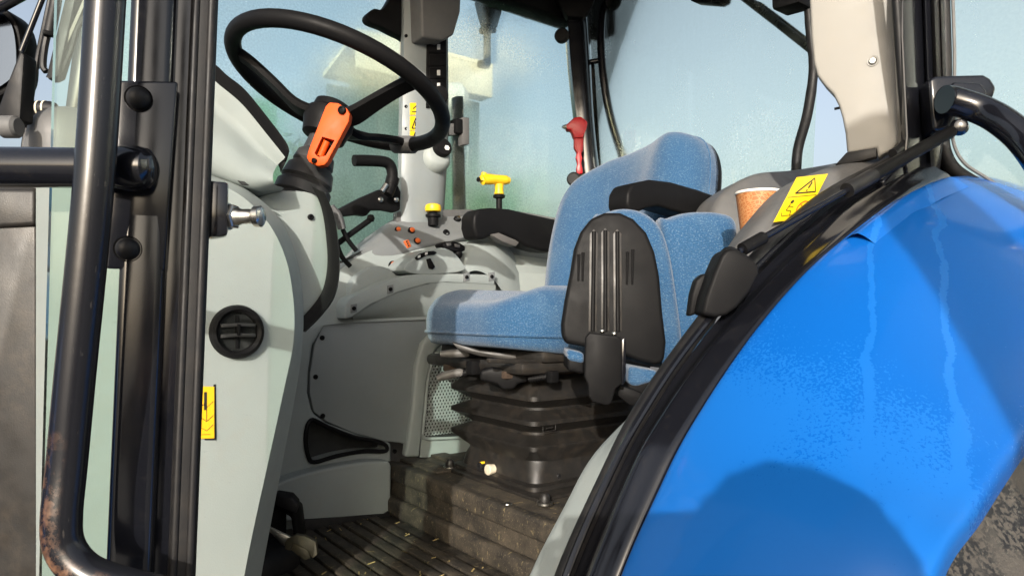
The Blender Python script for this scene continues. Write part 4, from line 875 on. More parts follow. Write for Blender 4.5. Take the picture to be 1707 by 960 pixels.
# ================================================================== floor, mat ribs, seat platform
fl = part('cab_floor', box((0.55, 1.20, FLOOR-0.03), (1.0, 1.3, 0.05), 0.004), 'floor_rubber', T)
nr = 15
for i in range(nr):
    x = 0.30 + i*0.0365
    part('mat_rib', box((x, 1.20, FLOOR-0.002), (0.027, 1.06, 0.012), 0.003), 'floor_rubber', fl)
pf = part('seat_platform', box((1.36, 1.22, PLAT-0.065), (0.955, 1.06, 0.13), 0.006, seg=3), 'floor_rubber', T); pf['label'] = 'rubber covered platform under the seat'
part('platform_lip', box((0.888, 1.22, PLAT-0.018), (0.030, 1.06, 0.046), 0.008, seg=3), 'floor_rubber', pf)
part('platform_foot', [box((0.874, 1.22, FLOOR+0.022), (0.03, 1.06, 0.05), 0.012, seg=3)], 'floor_rubber', pf)
part('platform_tread', box((0.94, 1.64, PLAT+0.004), (0.05, 0.2, 0.008), 0.002), 'floor_rubber', pf)
part('platform_tread', box((1.04, 1.66, PLAT+0.004), (0.05, 0.16, 0.008), 0.002), 'floor_rubber', pf)
part('seat_plate', box((1.19, 1.395, PLAT+0.004), (0.46, 0.44, 0.008), 0.002), 'dusty_black', pf)
for p in zz(PLAT+0.008, [(750, 778), (908, 838)]):
    part('plate_bolt', lathe([(0.015, 0), (0.015, 0.003), (0.012, 0.004), (0.012, 0.010), (0.010, 0.018), (0.005, 0.022), (0, 0.022)], p, EZ, 18), 'dusty_black', pf)
    part('bolt_washer', lathe([(0.018, -0.002), (0.018, 0.002), (0.012, 0.003)], p, EZ, 18), 'steel', pf)
part('stud', lathe([(0.012, 0), (0.010, 0.006), (0.005, 0.008), (0, 0.008)], zz(PLAT, [(846, 843)])[0], EZ, 12), 'steel', pf)
def straws(bm):
    for i in range(190):
        if random.random() < 0.75: x, y, z = random.uniform(0.33, 0.86), random.uniform(0.75, 1.68), FLOOR+0.006
        else: x, y, z = random.uniform(0.9, 1.2), random.uniform(0.85, 1.25), PLAT+0.003
        a = random.uniform(0, math.pi); l = random.uniform(0.004, 0.022); q_ = random.uniform(0.0006, 0.0014)
        d = V((math.cos(a), math.sin(a), random.uniform(-.05, .05))); s = V((-d.y, d.x, 0))*q_; p = V((x, y, z))
        bm.faces.new([bm.verts.new(v) for v in (p-d*l/2-s, p+d*l/2-s, p+d*l/2+s + V((0, 0, .001)), p-d*l/2+s + V((0, 0, .001)))])
chaff = part('straw_bits', straws, 'straw', None, smooth=False); tag(chaff, 'loose bits of straw and chaff on the cab floor', 'straw', kind='stuff')

# pedals
pd = part('pedal_bracket', [prism(dd(1.50, [(438, 824), (470, 830), (494, 848), (500, 900), (490, 905), (484, 862), (462, 850), (450, 860), (430, 862)]), FWD*0.05, 0.005), box(dd(1.52, [(450, 880)])[0], (0.06, 0.05, 0.09), 0.006)], 'black_plastic', T)
part('pedal_pad', prism(dd(1.46, [(452, 838), (460, 826), (486, 830), (497, 842), (494, 856), (468, 846)]), FWD*0.015 + UP*0.01, 0.003), 'rubber', pd)
part('rubber_boot', lathe([(0.085, 0), (0.085, 0.03), (0.07, 0.05), (0.04, 0.06), (0, 0.06)], zz(FLOOR, [(432, 945)])[0], EZ, 24), 'rubber', pd)
part('brake_pedal', [prism(dd(1.36, [(437, 874), (444, 876), (486, 896), (480, 912), (470, 908)]), FWD*0.008, 0.002)], 'steel', pd)
part('pedal_tread', [prism(dd(1.345, [(474, 903), (482, 896), (492, 891), (508, 893), (526, 902), (529, 924), (520, 931), (515, 922), (510, 916), (488, 906), (484, 918), (474, 915)]), FWD*0.012, 0.002), prism(dd(1.352, [(484, 904), (512, 914), (518, 930), (508, 934), (484, 916)]), FWD*0.01, 0.002)], 'worn_pedal', pd)

# ================================================================== driver's seat
SC = V((1.18, 1.395, 0))
def rrect(hx, hy, r, k=6):
    o = []
    for cx, cy, a0 in ((hx-r, hy-r, 0), (-hx+r, hy-r, 90), (-hx+r, -hy+r, 180), (hx-r, -hy+r, 270)):
        for i in range(k+1): o.append((cx + r*math.cos(R(a0+90*i/k)), cy + r*math.sin(R(a0+90*i/k))))
    return o
seat = part('driver_seat', [box((1.17, 1.395, ZC-0.125), (0.50, 0.42, 0.03), 0.012), box((1.2, 1.395, ZC-0.10), (0.46, 0.44, 0.03), 0.012)], 'dusty_black', T)
seat['label'] = "driver's seat in blue flecked fabric on a black bellows"
def bellows(bm):
    prof = [(0.0, 0.020, .025), (0.010, 0.020, .025), (0.014, 0.006, .03), (0.040, 0.000, .03), (0.056, -0.004, .04), (0.062, -0.004, .045), (0.094, 0.026, .020), (0.104, 0.026, .020), (0.122, -0.006, .05), (0.128, -0.006, .05), (0.152, 0.026, .020), (0.162, 0.026, .020), (0.180, -0.006, .05), (0.186, -0.006, .05), (0.208, 0.026, .020), (0.218, 0.026, .020), (0.250, -0.002, .03), (0.268, -0.008, .03), (0.270, -0.05, .03)]
    rings = []
    for h, g, r in prof:
        rings.append([bm.verts.new((SC.x + x, SC.y + y, PLAT + 0.009 + h)) for x, y in rrect(0.180+g, 0.155+g, r)])
    n = len(rings[0])
    for A, B in zip(rings, rings[1:]):
        for k_ in range(n): bm.faces.new((A[k_], A[(k_+1) % n], B[(k_+1) % n], B[k_]))
    bm.faces.new(rings[-1])
part('bellows', bellows, 'dusty_black', seat, angle=50)
bf = SC.x - 0.180
wk = V((bf-0.004, SC.y-0.02, PLAT+0.045))
wk = xx(bf-0.004, [(823, 781)])[0]
part('valve_knob', lathe([(0.012, 0), (0.013, 0.012), (0.0135, 0.018), (0.012, 0.020), (0, 0.020)], wk, -EX, 20), 'white_knob', seat)
part('yellow_tag', prism(xx(bf-0.012, [(797, 770), (803, 769), (803, 780), (797, 781)]), (0.01, 0, 0), 0.001), 'yellow_plastic', seat)
part('tag_socket', lathe([(0.011, 0), (0.011, 0.014), (0.008, 0.016), (0, 0.012)], xx(bf-0.001, [(806, 776)])[0], -EX, 16), 'rubber', seat)
for u, v in ((865, 797), (931, 793)): screw(seat, (xx(bf-0.001, [(u, v)])[0] if u < 883 else yy(SC.y-0.158, [(u, v)])[0]), -EX if u < 883 else -EY, 0.006, 'rubber')
lg = yy(SC.y-0.1765, [(905, 703), (926, 699), (926, 716), (905, 720)])
part('moulded_badge', [tube(lg + [lg[0]], 0.0011, 6), tube(yy(SC.y-0.177, [(910, 714), (921, 712)]), 0.0016, 6), tube(yy(SC.y-0.177, [(913, 709), (916, 703), (919, 708)]), 0.0014, 6)], 'dusty_black', seat)
part('slide_rail', [box((1.16, 1.26, ZC-0.142), (0.48, 0.03, 0.018), 0.003), box((1.16, 1.50, ZC-0.142), (0.48, 0.03, 0.018), 0.003)], 'rusty', seat)
part('slide_rail', box((1.05, 1.215, ZC-0.118), (0.40, 0.012, 0.010), 0.002, Matrix.Rotation(R(4), 3, 'Y')), 'dusty_black', seat)
part('adjuster_box', [prism(dd(1.56, [(800, 618), (820, 612), (858, 616), (882, 618), (880, 636), (862, 640), (858, 648), (838, 650), (828, 640), (800, 634)]), FWD*0.08, 0.006, 3)], "black_plastic", seat)
part('adjuster_spring', [tube(dd(1.55, [(880, 632), (910, 628)]), 0.006, 10)] + [lathe([(0.009, 0), (0.009, 0.0025)], dd(1.55, [(884+i*4, 631.5-i*0.6)])[0], RGT, 12) for i in range(7)], 'black_plastic', seat)
part('adjuster_block', box(dd(1.54, [(921, 628)])[0], (0.022, 0.02, 0.026), 0.003), 'black_plastic', seat)
for pts in ([(729, 631), (745, 625), (766, 621), (771, 624)], [(734, 590), (760, 589), (782, 588)]):
    part('height_lever', tube(dd(1.66, pts), [0.008, 0.0105, 0.0105, 0.009], 12, sm=3), 'lever_grey', seat)
part('lever_pivot', [tube(dd(1.66, [(768, 623), (800, 615)]), 0.009, 10), box(dd(1.64, [(790, 612)])[0], (0.03, 0.03, 0.035), 0.005)], 'black_plastic', seat)
part('torn_underside', prism(dd(1.60, [(752, 570), (800, 584), (860, 590), (945, 586), (945, 600), (915, 604), (880, 596), (850, 600), (800, 594), (765, 584)]), FWD*0.04, 0.004), 'dusty_black', seat)
for pts in ([(893, 588), (912, 586), (918, 592), (926, 588), (932, 597), (921, 600), (908, 592), (900, 594)],): part('torn_foam', prism(dd(1.585, pts), FWD*0.004, 0.0008), 'straw', seat)
# cushion: full rounded pad with side bolsters
def cushion(bm):
    nu, nv = 44, 30; x0, x1, y0, y1 = 0.885, 1.40, 1.150, 1.640
    zt, zb = ZC+0.040, ZC-0.100
    rings = []
    for i, (sc, hz) in enumerate([(0.90, 0.0), (0.955, 0.02), (0.985, 0.12), (1.0, 0.30), (1.0, 0.50), (0.99, 0.68), (0.965, 0.83), (0.92, 0.94), (0.86, 0.99), (0.76, 1.0), (0.62, 1.0), (0.45, 1.0), (0.25, 1.0)]):
        r = []
        hx, hy = (x1-x0)/2, (y1-y0)/2
        ins = (1-sc)*0.245
        for x, y in rrect(hx-ins, hy-ins, max(0.14-ins*0.7, 0.02), 9):
            z = zb + (zt-zb)*hz; tx = (x/hx+1)/2
            if hz > 0.6:
                bol = 0.022*(math.exp(-((abs(y)-0.185)/0.06)**2)); mid_ = -0.012*math.exp(-(y/0.12)**2)
                z += (bol + mid_)*min(1, (hz-0.6)/0.35)*min(1, tx*3.5 + 0.25) - 0.020*max(0, 0.25-tx)/0.25*(hz-0.6)/0.4
            z += 0.022*max(0, 0.35-tx)/0.35*(1-hz)
            r.append(bm.verts.new((x0+hx+x, y0+hy+y, z)))
        rings.append(r)
    n = len(rings[0])
    for A, B in zip(rings, rings[1:]):
        for k_ in range(n): bm.faces.new((A[k_], A[(k_+1) % n], B[(k_+1) % n], B[k_]))
    bm.faces.new(rings[0][::-1]); bm.faces.new(rings[-1])
part('piping', tube([(1.1425 + x, 1.395 + y, ZC-0.062 + 0.012*max(0, (0.05-x))/0.3) for x, y in rrect(0.2585, 0.246, 0.14, 9)], 0.004, 6, True), 'blue_fabric', seat)
part('seat_cushion', cushion, 'blue_fabric', seat, angle=80)
RC_ = R(12); bu = V((math.sin(RC_), 0, math.cos(RC_))); bn = V((-math.cos(RC_), 0, math.sin(RC_)))
bo_ = [(-0.20, 0.0), (0.20, 0.0), (0.245, 0.09), (0.260, 0.19), (0.255, 0.29), (0.228, 0.385), (0.175, 0.455), (0.09, 0.505), (0.0, 0.520), (-0.10, 0.530), (-0.19, 0.530), (-0.245, 0.508), (-0.275, 0.455), (-0.285, 0.38), (-0.285, 0.29), (-0.275, 0.19), (-0.25, 0.09)]
bo_ = [(p.x, p.y) for p in spl([V((a, b, 0)) for a, b in bo_], 4, True)]
part('backrest', pillow((1.42, 1.395, ZC-0.052), EY, bu, bn, bo_, 0.10, lambda s, h: 0.028*math.exp(-((abs(s)-0.19)/0.06)**2) - 0.02*math.exp(-(s/0.12)**2), back=0.4), 'blue_fabric', seat, angle=80)
BO = V((1.42, 1.395, ZC-0.052))
part('piping', tube([BO + EY*(s*1.0) + bu*h + bn*0.028 for s, h in bo_], 0.0036, 6, True), 'blue_fabric', seat)
part('seam', tube([BO + EY*0.125*sg + bu*h + bn*(0.0965 - 0.004*abs(h-0.25)) for sg in (1,) for h in (0.06, 0.12, 0.2, 0.28, 0.36, 0.43)], 0.0028, 6, sm=3), 'blue_fabric', seat)
part('seam', tube([BO - EY*0.125 + bu*h + bn*(0.0965 - 0.004*abs(h-0.25)) for h in (0.06, 0.12, 0.2, 0.28, 0.36, 0.43)], 0.0028, 6, sm=3), 'blue_fabric', seat)
part('back_shell', pillow((1.42, 1.395, ZC-0.052) , EY, bu, -bn, [(s*1.0, h*1.0) for s, h in bo_], 0.05, back=0.0), 'black_plastic', seat, angle=80)
for o_, pts, th_ in ((1.715, [(789, 378), (790, 358), (798, 348), (820, 346), (850, 348), (892, 358), (930, 366), (930, 420), (905, 419), (880, 412), (856, 398), (838, 390), (820, 394), (806, 400), (794, 397)], 0.075), (1.08, [(1046, 340), (1047, 320), (1055, 306), (1086, 299), (1120, 303), (1165, 316), (1205, 330), (1215, 372), (1180, 366), (1140, 356), (1116, 349), (1097, 344), (1078, 348), (1064, 354), (1050, 352)], 0.065)):
    a_ = part('armrest', prism(yy(o_, pts), (0, th_, 0), 0.012, 4, 25), 'black_plastic', seat)
part('armrest_lever', prism(yy(1.71, [(818, 391), (832, 388), (860, 400), (866, 404), (860, 411), (838, 403)]), (0, 0.04, 0), 0.003), 'lever_grey', seat)
part('recline_hinge', prism(yy(1.66, [(925, 490), (915, 486), (932, 450), (942, 460), (938, 492)]), (0, 0.03, 0), 0.004), 'black_plastic', seat)
part('hinge_spring', tube(yy(1.655, [(930, 488), (936, 470), (938, 455)]), 0.008, 8), 'rusty', seat)

# ================================================================== folded passenger seat
SA, sn = V((0.965, 0.93, ZC)), V((-0.62, -0.78, 0.06)).normalized()
sp_ = [(944, 572), (937, 560), (936, 540), (942, 500), (952, 450), (958, 412), (968, 386), (985, 364), (1008, 354), (1034, 354), (1056, 364), (1078, 387), (1092, 420), (1100, 460), (1105, 520), (1111, 570), (1108, 600), (1096, 608), (1070, 603), (1040, 592), (1000, 582)]
pseat = part('passenger_seat', prism(pl(SA, sn, sp_), -sn*0.042, 0.010, 4, 25), 'black_plastic', T); pseat['label'] = 'folded passenger seat, ribbed black shell with blue fabric pads'
for u0, u1, v0, v1 in ((990, 988, 386, 552), (1009, 1009, 384, 552), (1029, 1030, 386, 552)):
    part('shell_rib', tube(pl(SA + sn*0.001, sn, [(u0, v0), (u0, v0+6), (u1, v1)]), 0.0042, 10), 'black_plastic', pseat)
    part('shell_groove', prism(pl(SA + sn*0.0006, sn, [(u0-7, v0+4), (u0, v0-4), (u0+7, v0+4), (u1+7, v1), (u1-7, v1)]), -sn*0.002, 0.0004), 'dusty_black', pseat)
for u, v0, v1 in ((965, 424, 468), (972, 421, 468), (1046, 420, 474), (1055, 416, 474)):
    part('shell_rib', tube(pl(SA + sn*0.0005, sn, [(u, v0), (u-1, v1)]), [0.0032, 0.0036, 0.002], 8), 'black_plastic', pseat)
def flatpad(D, pts, th_, name, parent, back=0.4, dish=None):
    o = [((u-CX)/FPX*D, (HY-v)/FPX*D) for u, v in pts]
    o = [(p.x, p.y) for p in spl([V((a, b, 0)) for a, b in o], 4, True)]
    return part(name, pillow(CAM + FWD*D, RGT, UP, -FWD, o, th_, dish, back=back), 'blue_fabric', parent, angle=80)
flatpad(1.425, [(985, 380), (1005, 358), (1038, 350), (1070, 357), (1096, 380), (1112, 425), (1124, 500), (1132, 572), (1122, 612), (1050, 600), (990, 560)], 0.045, 'seat_pad', pseat, 0.8)
flatpad(1.47, [(1092, 380), (1108, 366), (1145, 357), (1190, 360), (1214, 372), (1215, 410), (1205, 470), (1180, 540), (1150, 610), (1105, 625), (1096, 520)], 0.055, 'back_pad', pseat, 0.6, lambda s, h: 0.02*math.exp(-((s-0.43)/0.06)**2))
part('back_pad_shell', prism(dd(1.475, [(1185, 352), (1205, 358), (1222, 374), (1222, 412), (1208, 480), (1180, 560), (1150, 560)]), FWD*0.05, 0.008, 3), 'black_plastic', pseat)
for pts, D in (([(945, 581), (974, 588), (974, 607), (946, 601)], 1.34), ([(1048, 610), (1098, 618), (1092, 636), (1060, 645), (1046, 640)], 1.30)):
    part('lower_pad', prism(dd(D, pts), FWD*0.10, 0.008, 4), 'blue_fabric', pseat)
    part('lower_shell', prism(dd(D+0.004, [(u, v + (17 if i >= 2 else 12)) for i, (u, v) in enumerate(pts)]), FWD*0.10, 0.006, 3), 'black_plastic', pseat)
br = part('seat_bracket', prism(dd(1.245, [(976, 562), (983, 554), (1030, 560), (1037, 566), (1037, 640), (1026, 648), (1020, 672), (1012, 676), (988, 670), (981, 660), (980, 640), (974, 628)]), FWD*0.012, 0.003, 3), 'black_plastic', pseat)
part('bracket_flange', prism(dd(1.247, [(1036, 566), (1043, 562), (1044, 620), (1040, 642), (1036, 642)]), FWD*0.06, 0.002), 'black_paint', pseat)
part('bracket_arm', prism(dd(1.29, [(1030, 640), (1060, 650), (1085, 662), (1078, 680), (1050, 676), (1030, 660)]), FWD*0.05, 0.005), 'black_plastic', pseat)
for u, v in ((1004, 552), (1024, 556)): part('bracket_bolt', lathe(dome(0.005, 0.005), dd(1.26, [(u, v)])[0], FACE, 10), 'steel', pseat)

# ================================================================== cup and emergency hammer: loose things
cc = yy(0.715, [(1264, 320)])[0]
cupH = 0.098; CB = cc - V((0, 0, cupH))
cup = empty('paper_cup', CB); tag(cup, 'brown patterned paper coffee cup standing in the wheel arch console', 'cup')
part('cup_wall', lathe([(0.027, 0.0), (0.0385, cupH-0.004), (0.037, cupH-0.006), (0.026, 0.003), (0, 0.003)], CB, EZ, 36), 'cup_print', cup)
part('cup_rim', lathe([(0.0372, cupH-0.0055), (0.0400, cupH-0.004), (0.0402, cupH-0.001), (0.0385, cupH+0.0005), (0.0368, cupH-0.001)], CB, EZ, 36), 'paper_white', cup)
part('cup_liner', lathe([(0.0366, cupH-0.003), (0.030, 0.04), (0, 0.04)], CB, EZ, 32), 'paper_white', cup)
hb = dd(2.565, [(965, 292)])[0]
ham = empty('emergency_hammer', hb); tag(ham, 'red plastic emergency hammer hung on the rear right pillar', 'hammer')
part('handle', prism(dd(2.56, [(957, 228), (973, 228), (972, 250), (969, 256), (971, 264), (969, 272), (971, 280), (972, 289), (962, 291), (961, 280), (963, 272), (960, 262), (962, 254), (957, 246)]), FWD*0.03, 0.004, 2), 'red_plastic', ham)
part('hammer_head', prism(dd(2.55, [(943, 209), (957, 196), (968, 194), (975, 199), (980, 204), (978, 214), (974, 224), (972, 230), (957, 230), (952, 216), (945, 216)]), FWD*0.045, 0.005, 2), 'red_plastic', ham)
part('striking_tip', lathe([(0.010, 0), (0.006, 0.012), (0, 0.018)], dd(2.56, [(944, 212)])[0], -RGT, 10), 'steel', ham)

# ================================================================== outside the panes
# right mirror stalk and roof lamp
mk = part('mirror_stalk', [tube(yy(2.35, [(815, 30), (812, 60), (812, 108)]), 0.016, 10), tube(yy(2.35, [(802, 52), (824, 50)]), 0.014, 10), lathe([(0.035, -0.05), (0.05, 0), (0.06, 0.04), (0.03, 0.08)], yy(2.35, [(815, 24)])[0], EZ, 18), box(yy(2.35, [(806, 108)])[0], (0.05, 0.03, 0.03), 0.008)], 'black_plastic', T)
part('roof_lamp', lathe([(0, -0.06), (0.06, -0.05), (0.11, -0.02), (0.12, 0.02), (0.1, 0.06), (0, 0.08)], yy(2.30, [(890, 4)])[0], EZ, 24), 'black_plastic', T)
# shed across the yard
barn = empty('barn', (6.9, 12.4, 0)); tag(barn, 'tall farm shed with cream fascia and dark cladding behind the fogged side window', 'barn')
ez = yy(12.0, [(620, 58)])[0].z
for i in range(5): part('cladding_sheet', box((5.75 + i*0.6, 12.4 + (i % 2)*0.012, (ez-0.7)/2), (0.58, 0.06, ez-0.7), 0.01), 'dark_cladding', barn)
part('fascia', box((6.95, 12.0, ez-0.34), (3.1, 0.08, 0.70), 0.02), 'cream_cladding', barn)
part('soffit', box((6.95, 12.2, ez-0.64), (3.1, 0.4, 0.05), 0.01), 'dark_opening', barn)
part('roof', prism([(5.4, 11.95, ez+0.03), (5.4, 13.6, ez-0.35), (5.4, 13.6, ez-0.45), (5.4, 11.95, ez-0.05)], (3.1, 0, 0), 0.0), 'cream_cladding', barn)
part('back_wall', box((6.95, 13.5, (ez-0.6)/2), (3.0, 0.1, ez-0.6), 0.0), 'dark_cladding', barn)
# row of trees behind the yard
def tree(x, y, h, sd):
    rnd = random.Random(sd); t = empty('tree', (x, y, 0)); tag(t, 'dark green tree in the row beyond the yard', 'tree', 'trees beyond the yard')
    P = [V((x, y, 0)), V((x+.1, y, h*.3)), V((x-.1, y+.1, h*.6)), V((x, y, h*.9))]
    limbs = [tube(P, [0.28, 0.2, 0.12, 0.04], 8, sm=3)]
    for i in range(7):
        a = rnd.uniform(0, 6.28); z0 = h*rnd.uniform(.3, .7); l = h*rnd.uniform(.18, .3)
        limbs.append(tube([V((x, y, z0)), V((x+math.cos(a)*l*.5, y+math.sin(a)*l*.5, z0+l*.4)), V((x+math.cos(a)*l, y+math.sin(a)*l, z0+l*.7))], [0.1, 0.06, 0.02], 6))
    part('trunk', limbs, 'bark', t)
    cl = [(V((rnd.gauss(0, .16)*h, rnd.gauss(0, .14)*h, h*rnd.uniform(.32, .95))), h*rnd.uniform(.07, .14)) for i in range(26)]
    def crown(bm):
        for c, r in cl:
            for i in range(70):
                p = V((x, y, 0)) + c + V((rnd.gauss(0, 1), rnd.gauss(0, 1), rnd.gauss(0, .8)))*r*.6
                a, b = V((rnd.gauss(0, 1), rnd.gauss(0, 1), rnd.gauss(0, 1))).normalized()*.16, V((rnd.gauss(0, 1), rnd.gauss(0, 1), rnd.gauss(0, 1))).normalized()*.12
                bm.faces.new([bm.verts.new(q) for q in (p-a, p+b, p+a, p-b)])
    part('crown', crown, 'leaf_green', t, smooth=False)
for i in range(2, 9):
    tx = 1.5 + i*2.3
    tree(tx, 24 + (i % 3)*1.3, 7.6 + (i*37 % 5)*0.35 - max(0, i-5)*0.8, 11+i)
# green machine parked between barn and tractor
gm = empty('green_implement', (3.0, 5.0, 0)); tag(gm, 'green farm implement with upright masts parked beyond the side window', 'implement')
def mastx(u): return yy(5.0, [(u, 300)])[0].x
part('frame', [box((3.1, 5.0, 0.75), (5.4, 0.5, 0.25), 0.03), box((3.1, 5.3, 1.35), (5.2, 0.12, 0.12), 0.02)], 'green_paint', gm)
for u, wdt, top in ((753, 0.09, ZC+1.25), (432, 0.22, ZC+1.5), (852, 0.16, ZC+1.2)):
    part('mast', box((mastx(u), 5.0, top/2+0.25), (wdt, 0.12, top-0.5), 0.012), 'green_paint', gm)
part('hydraulic_ram', tube([(mastx(768), 4.9, 0.5), (mastx(770), 4.9, ZC+1.4)], 0.035, 12), 'black_paint', gm)
part('cylinder_head', lathe([(0.04, -0.1), (0.11, -0.06), (0.13, 0.02), (0.1, 0.08), (0.03, 0.1)], yy(4.95, [(757, 163)])[0], EX, 18), 'pale_print', gm)
for x in (1.0, 5.2): part('support_wheel', lathe([(0.15, -0.12), (0.40, -0.13), (0.45, -0.08), (0.45, 0.08), (0.40, 0.13), (0.15, 0.12)], (x, 4.7, 0.45), EY, 28), 'rubber', gm)

# rear wheel under the mudguard, chassis
rwh = part('rear_wheel', lathe([(0.30, -0.12), (0.42, -0.2), (0.74, -0.21), (0.80, -0.16), (0.82, 0), (0.80, 0.16), (0.74, 0.21), (0.42, 0.2), (0.30, 0.12)], (1.55, 0.32, 0.83), EY, 40), 'rubber', T)
for i in range(18):
    a = R(i*20)
    part('tyre_lug', box((1.55 + 0.80*math.sin(a), 0.32 + (0.09 if i % 2 else -0.09), 0.83 + 0.80*math.cos(a)), (0.05, 0.2, 0.05), 0.008, Matrix.Rotation(a, 3, 'Y') @ Matrix.Rotation(R(35 if i % 2 else -35), 3, 'Z')), 'rubber', rwh)
part('wheel_disc', lathe([(0.0, -0.02), (0.12, -0.05), (0.3, 0.03), (0.41, -0.15), (0.43, -0.15), (0.43, 0.1)], (1.55, 0.32, 0.83), -EY, 32), 'pale_print', rwh)
part('chassis', [box((0.8, 1.3, 0.75), (2.6, 0.5, 0.5), 0.04), box((0.55, 1.2, FLOOR-0.14), (0.9, 1.2, 0.16), 0.02)], 'black_paint', T)
part('bonnet', box((-1.5, 1.32, 1.35), (1.8, 0.8, 0.7), 0.08, seg=4), 'blue_paint', T)
for y in (0.8, 1.9): part('front_wheel', lathe([(0.2, -0.12), (0.35, -0.16), (0.58, -0.16), (0.62, -0.1), (0.62, 0.1), (0.58, 0.16), (0.35, 0.16), (0.2, 0.12)], (-2.1, y if y > 1 else 0.62, 0.62), EY, 32), 'rubber', T)

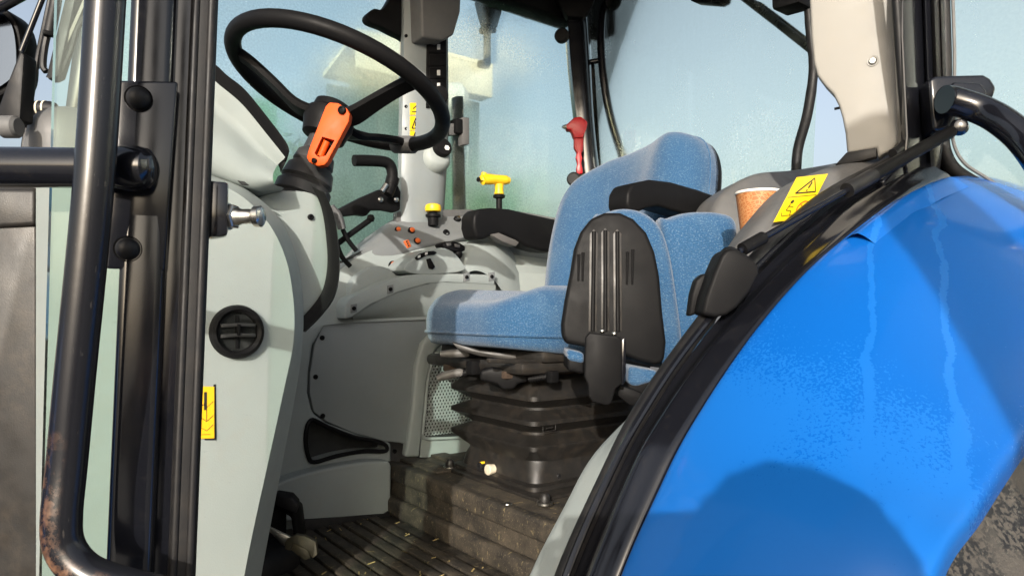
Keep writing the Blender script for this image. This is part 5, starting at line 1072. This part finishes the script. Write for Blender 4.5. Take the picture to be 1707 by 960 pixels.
# ================================================================== the photographer, standing at the step beside the rear wheel
HT = V((0.63, 0.41, ZC-0.145)); HT = HT - LDIR*((HT.y + 0.27)/LDIR.y)       # crown of the head
def person():
    hx, hy, ht = HT.x, HT.y, HT.z
    base = V((hx, hy, 0)) - FWD*0.05
    def L(r, f, z): return base + RGT*r + FWD*f + V((0, 0, z))
    k = ht/1.80
    J = {'pel': (L(0, -.04, .95*k), .135, .105), 'sp': (L(0, -.05, 1.12*k), .13, .10), 'ch': (L(0, -.04, 1.32*k), .155, .115), 'nb': (L(0, -.02, 1.47*k), .075, .07), 'nk': (L(0, .02, 1.54*k), .056, .058), 'hd': (L(0, .05, 1.645*k), .075, .088), 'tp': (L(0, .045, 1.735*k), .062, .072)}
    E = [('pel', 'sp'), ('sp', 'ch'), ('ch', 'nb'), ('nb', 'nk'), ('nk', 'hd'), ('hd', 'tp')]
    for s, nm in ((-1, 'l'), (1, 'r')):
        ph = CAM - FWD*0.02 + RGT*(0.085*s) - UP*0.03                       # hand on the phone
        sh = L(0.19*s, -.03, 1.43*k); wr = ph - UP*0.07 - FWD*0.045
        el = (sh + wr)/2 + (RGT*0.10 - UP*0.13 if s > 0 else -RGT*0.20 - UP*0.05)
        J['sh'+nm] = (sh, .068, .068); J['el'+nm] = (el, .048, .048); J['wr'+nm] = (wr, .030, .026); J['pm'+nm] = (ph - FWD*0.03 - UP*.01, .036, .020)
        E += [('ch', 'sh'+nm), ('sh'+nm, 'el'+nm), ('el'+nm, 'wr'+nm), ('wr'+nm, 'pm'+nm)]
        for i in range(4):
            a = ph - FWD*0.022 + UP*(0.035 - i*0.02) + RGT*(0.012*s); b = a - RGT*(0.03*s) + FWD*0.012
            J[f'f{i}a'+nm] = (a, .0095, .0095); J[f'f{i}b'+nm] = (b, .008, .008); E += [('pm'+nm, f'f{i}a'+nm), (f'f{i}a'+nm, f'f{i}b'+nm)]
        J['ta'+nm] = (ph - FWD*0.035 + UP*0.02 - RGT*(0.02*s), .010, .010); J['tb'+nm] = (ph - FWD*0.028 + UP*0.045 - RGT*(0.03*s), .008, .008)
        E += [('pm'+nm, 'ta'+nm), ('ta'+nm, 'tb'+nm)]
        J['hp'+nm] = (L(.095*s, -.04, .90*k), .098, .095); J['kn'+nm] = (L(.12*s, -.02, .49*k), .062, .062); J['an'+nm] = (L(.13*s, -.06, .09), .046, .05); J['to'+nm] = (L(.15*s, .12, .045), .048, .038)
        E += [('pel', 'hp'+nm), ('hp'+nm, 'kn'+nm), ('kn'+nm, 'an'+nm), ('an'+nm, 'to'+nm)]
    names = list(J); me = bpy.data.meshes.new('person'); me.from_pydata([J[n][0] for n in names], [(names.index(a), names.index(b)) for a, b in E], [])
    o = bpy.data.objects.new('person', me); COL.objects.link(o)
    md = o.modifiers.new('s', 'SKIN'); md.use_smooth_shade = True
    for i, n in enumerate(names):
        sv = me.skin_vertices[0].data[i]; sv.radius = J[n][1:]; sv.use_root = n == 'pel'
    o.modifiers.new('u', 'SUBSURF').levels = 2
    dg = bpy.context.evaluated_depsgraph_get(); m2 = bpy.data.meshes.new_from_object(o.evaluated_get(dg)); o.modifiers.clear(); o.data = m2
    m2.materials.clear()
    for m in ('jacket', 'trousers', 'skin', 'rubber'): m2.materials.append(MATS[m])
    hands = [J['pml'][0], J['pmr'][0]]
    for p in m2.polygons:
        c = p.center; p.use_smooth = True
        p.material_index = 2 if (c.z > 1.50*k and (c - L(0, .03, 1.6*k)).length < 0.3 and abs((c-base).dot(RGT)) < 0.11) or min((c-h).length for h in hands) < 0.085 else (3 if c.z < 0.12 else (1 if c.z < 0.98*k else 0))
    tag(o, 'person in a dark jacket standing by the cab steps holding a phone', 'person')
    def skull(bm):
        bmesh.ops.create_icosphere(bm, subdivisions=4, radius=1.0)
        hc = L(0, .035, 1.665*k)
        for v in bm.verts:
            n = v.co.normalized(); q = 1 + 0.05*math.sin(n.x*17 + n.y*9)*math.cos(n.z*13) + random.uniform(-.03, .05)
            v.co = hc + (RGT*(n.x*0.092) + FWD*(n.y*0.108 - 0.008) + UP*(n.z*0.125))*q
        bmesh.ops.delete(bm, geom=[v for v in bm.verts if (v.co-hc).dot(UP) < -0.02 - 0.6*(0.02-(v.co-hc).dot(FWD)) and (v.co-hc).dot(FWD) > -0.02 or (v.co-hc).dot(FWD) > 0.05 and (v.co-hc).z < 0.065], context='VERTS')
        for i in range(700):
            n = V((random.gauss(0, 1), random.gauss(0, 1), abs(random.gauss(0, 1))+.1)).normalized()
            p = hc + RGT*(n.x*0.09) + FWD*(n.y*0.105 - .01) + UP*(n.z*0.122)
            if n.y > 0.55 and n.z < 0.6: continue
            d = (n + V((random.gauss(0, .5), random.gauss(0, .5), random.gauss(0, .4)))).normalized(); d = RGT*d.x + FWD*d.y + UP*d.z
            sd_ = d.cross(UP if abs(d.z) < .9 else RGT).normalized()*0.0022
            bm.faces.new([bm.verts.new(x) for x in (p-sd_, p+sd_, p+d*random.uniform(.006, .022))])
    part('hair', skull, 'hair', o, smooth=False)
    def face(bm):
        hc = L(0, .05, 1.645*k)
        lathe([(0.006, 0), (0.012, .012), (0.016, .03), (0.008, .036), (0, .036)], hc + FWD*0.095 + UP*0.012, -UP, 10)(bm)
        for s in (-1, 1): lathe([(0, -.006), (.018, -.004), (.026, 0), (.018, .006), (0, .004)], hc + RGT*(0.077*s) - FWD*0.01 - UP*.005, RGT*s, 12)(bm)
    part('nose_and_ears', face, 'skin', o)
    def eyes(bm):
        hc = L(0, .05, 1.645*k)
        for s in (-1, 1): lathe([(0, -.008), (.009, -.004), (.011, 0), (.009, .004), (0, .008)], hc + FWD*0.084 + RGT*(0.031*s) + UP*0.012, FWD, 12)(bm)
        tube([hc + FWD*0.083 + RGT*x - UP*(0.045 + abs(x)*0.1) for x in (-.024, 0, .024)], 0.004, 8)(bm)
    part('eyes_and_mouth', eyes, 'trousers', o)
    return o
person()
pc = CAM - FWD*0.030
phr = Matrix((RGT, FWD, UP)).transposed()
phone = part('smartphone', box(pc, (0.155, 0.008, 0.075), 0.0035, phr), 'print_black', None); tag(phone, 'black smartphone held up sideways by the person', 'phone')

# unseen post behind the photographer, a guess added to shade the mudguard
yp = empty('shade_post', (-0.26, -0.88, 0)); tag(yp, 'unseen square post added to cast the band of shade on the mudguard', 'post')
part('post_shaft', box((-0.26, -0.88, 1.35), (0.12, 0.12, 2.7), 0.008), 'bark', yp)
part('post_cap', box((-0.26, -0.88, 2.712), (0.15, 0.15, 0.024), 0.006), 'steel', yp)
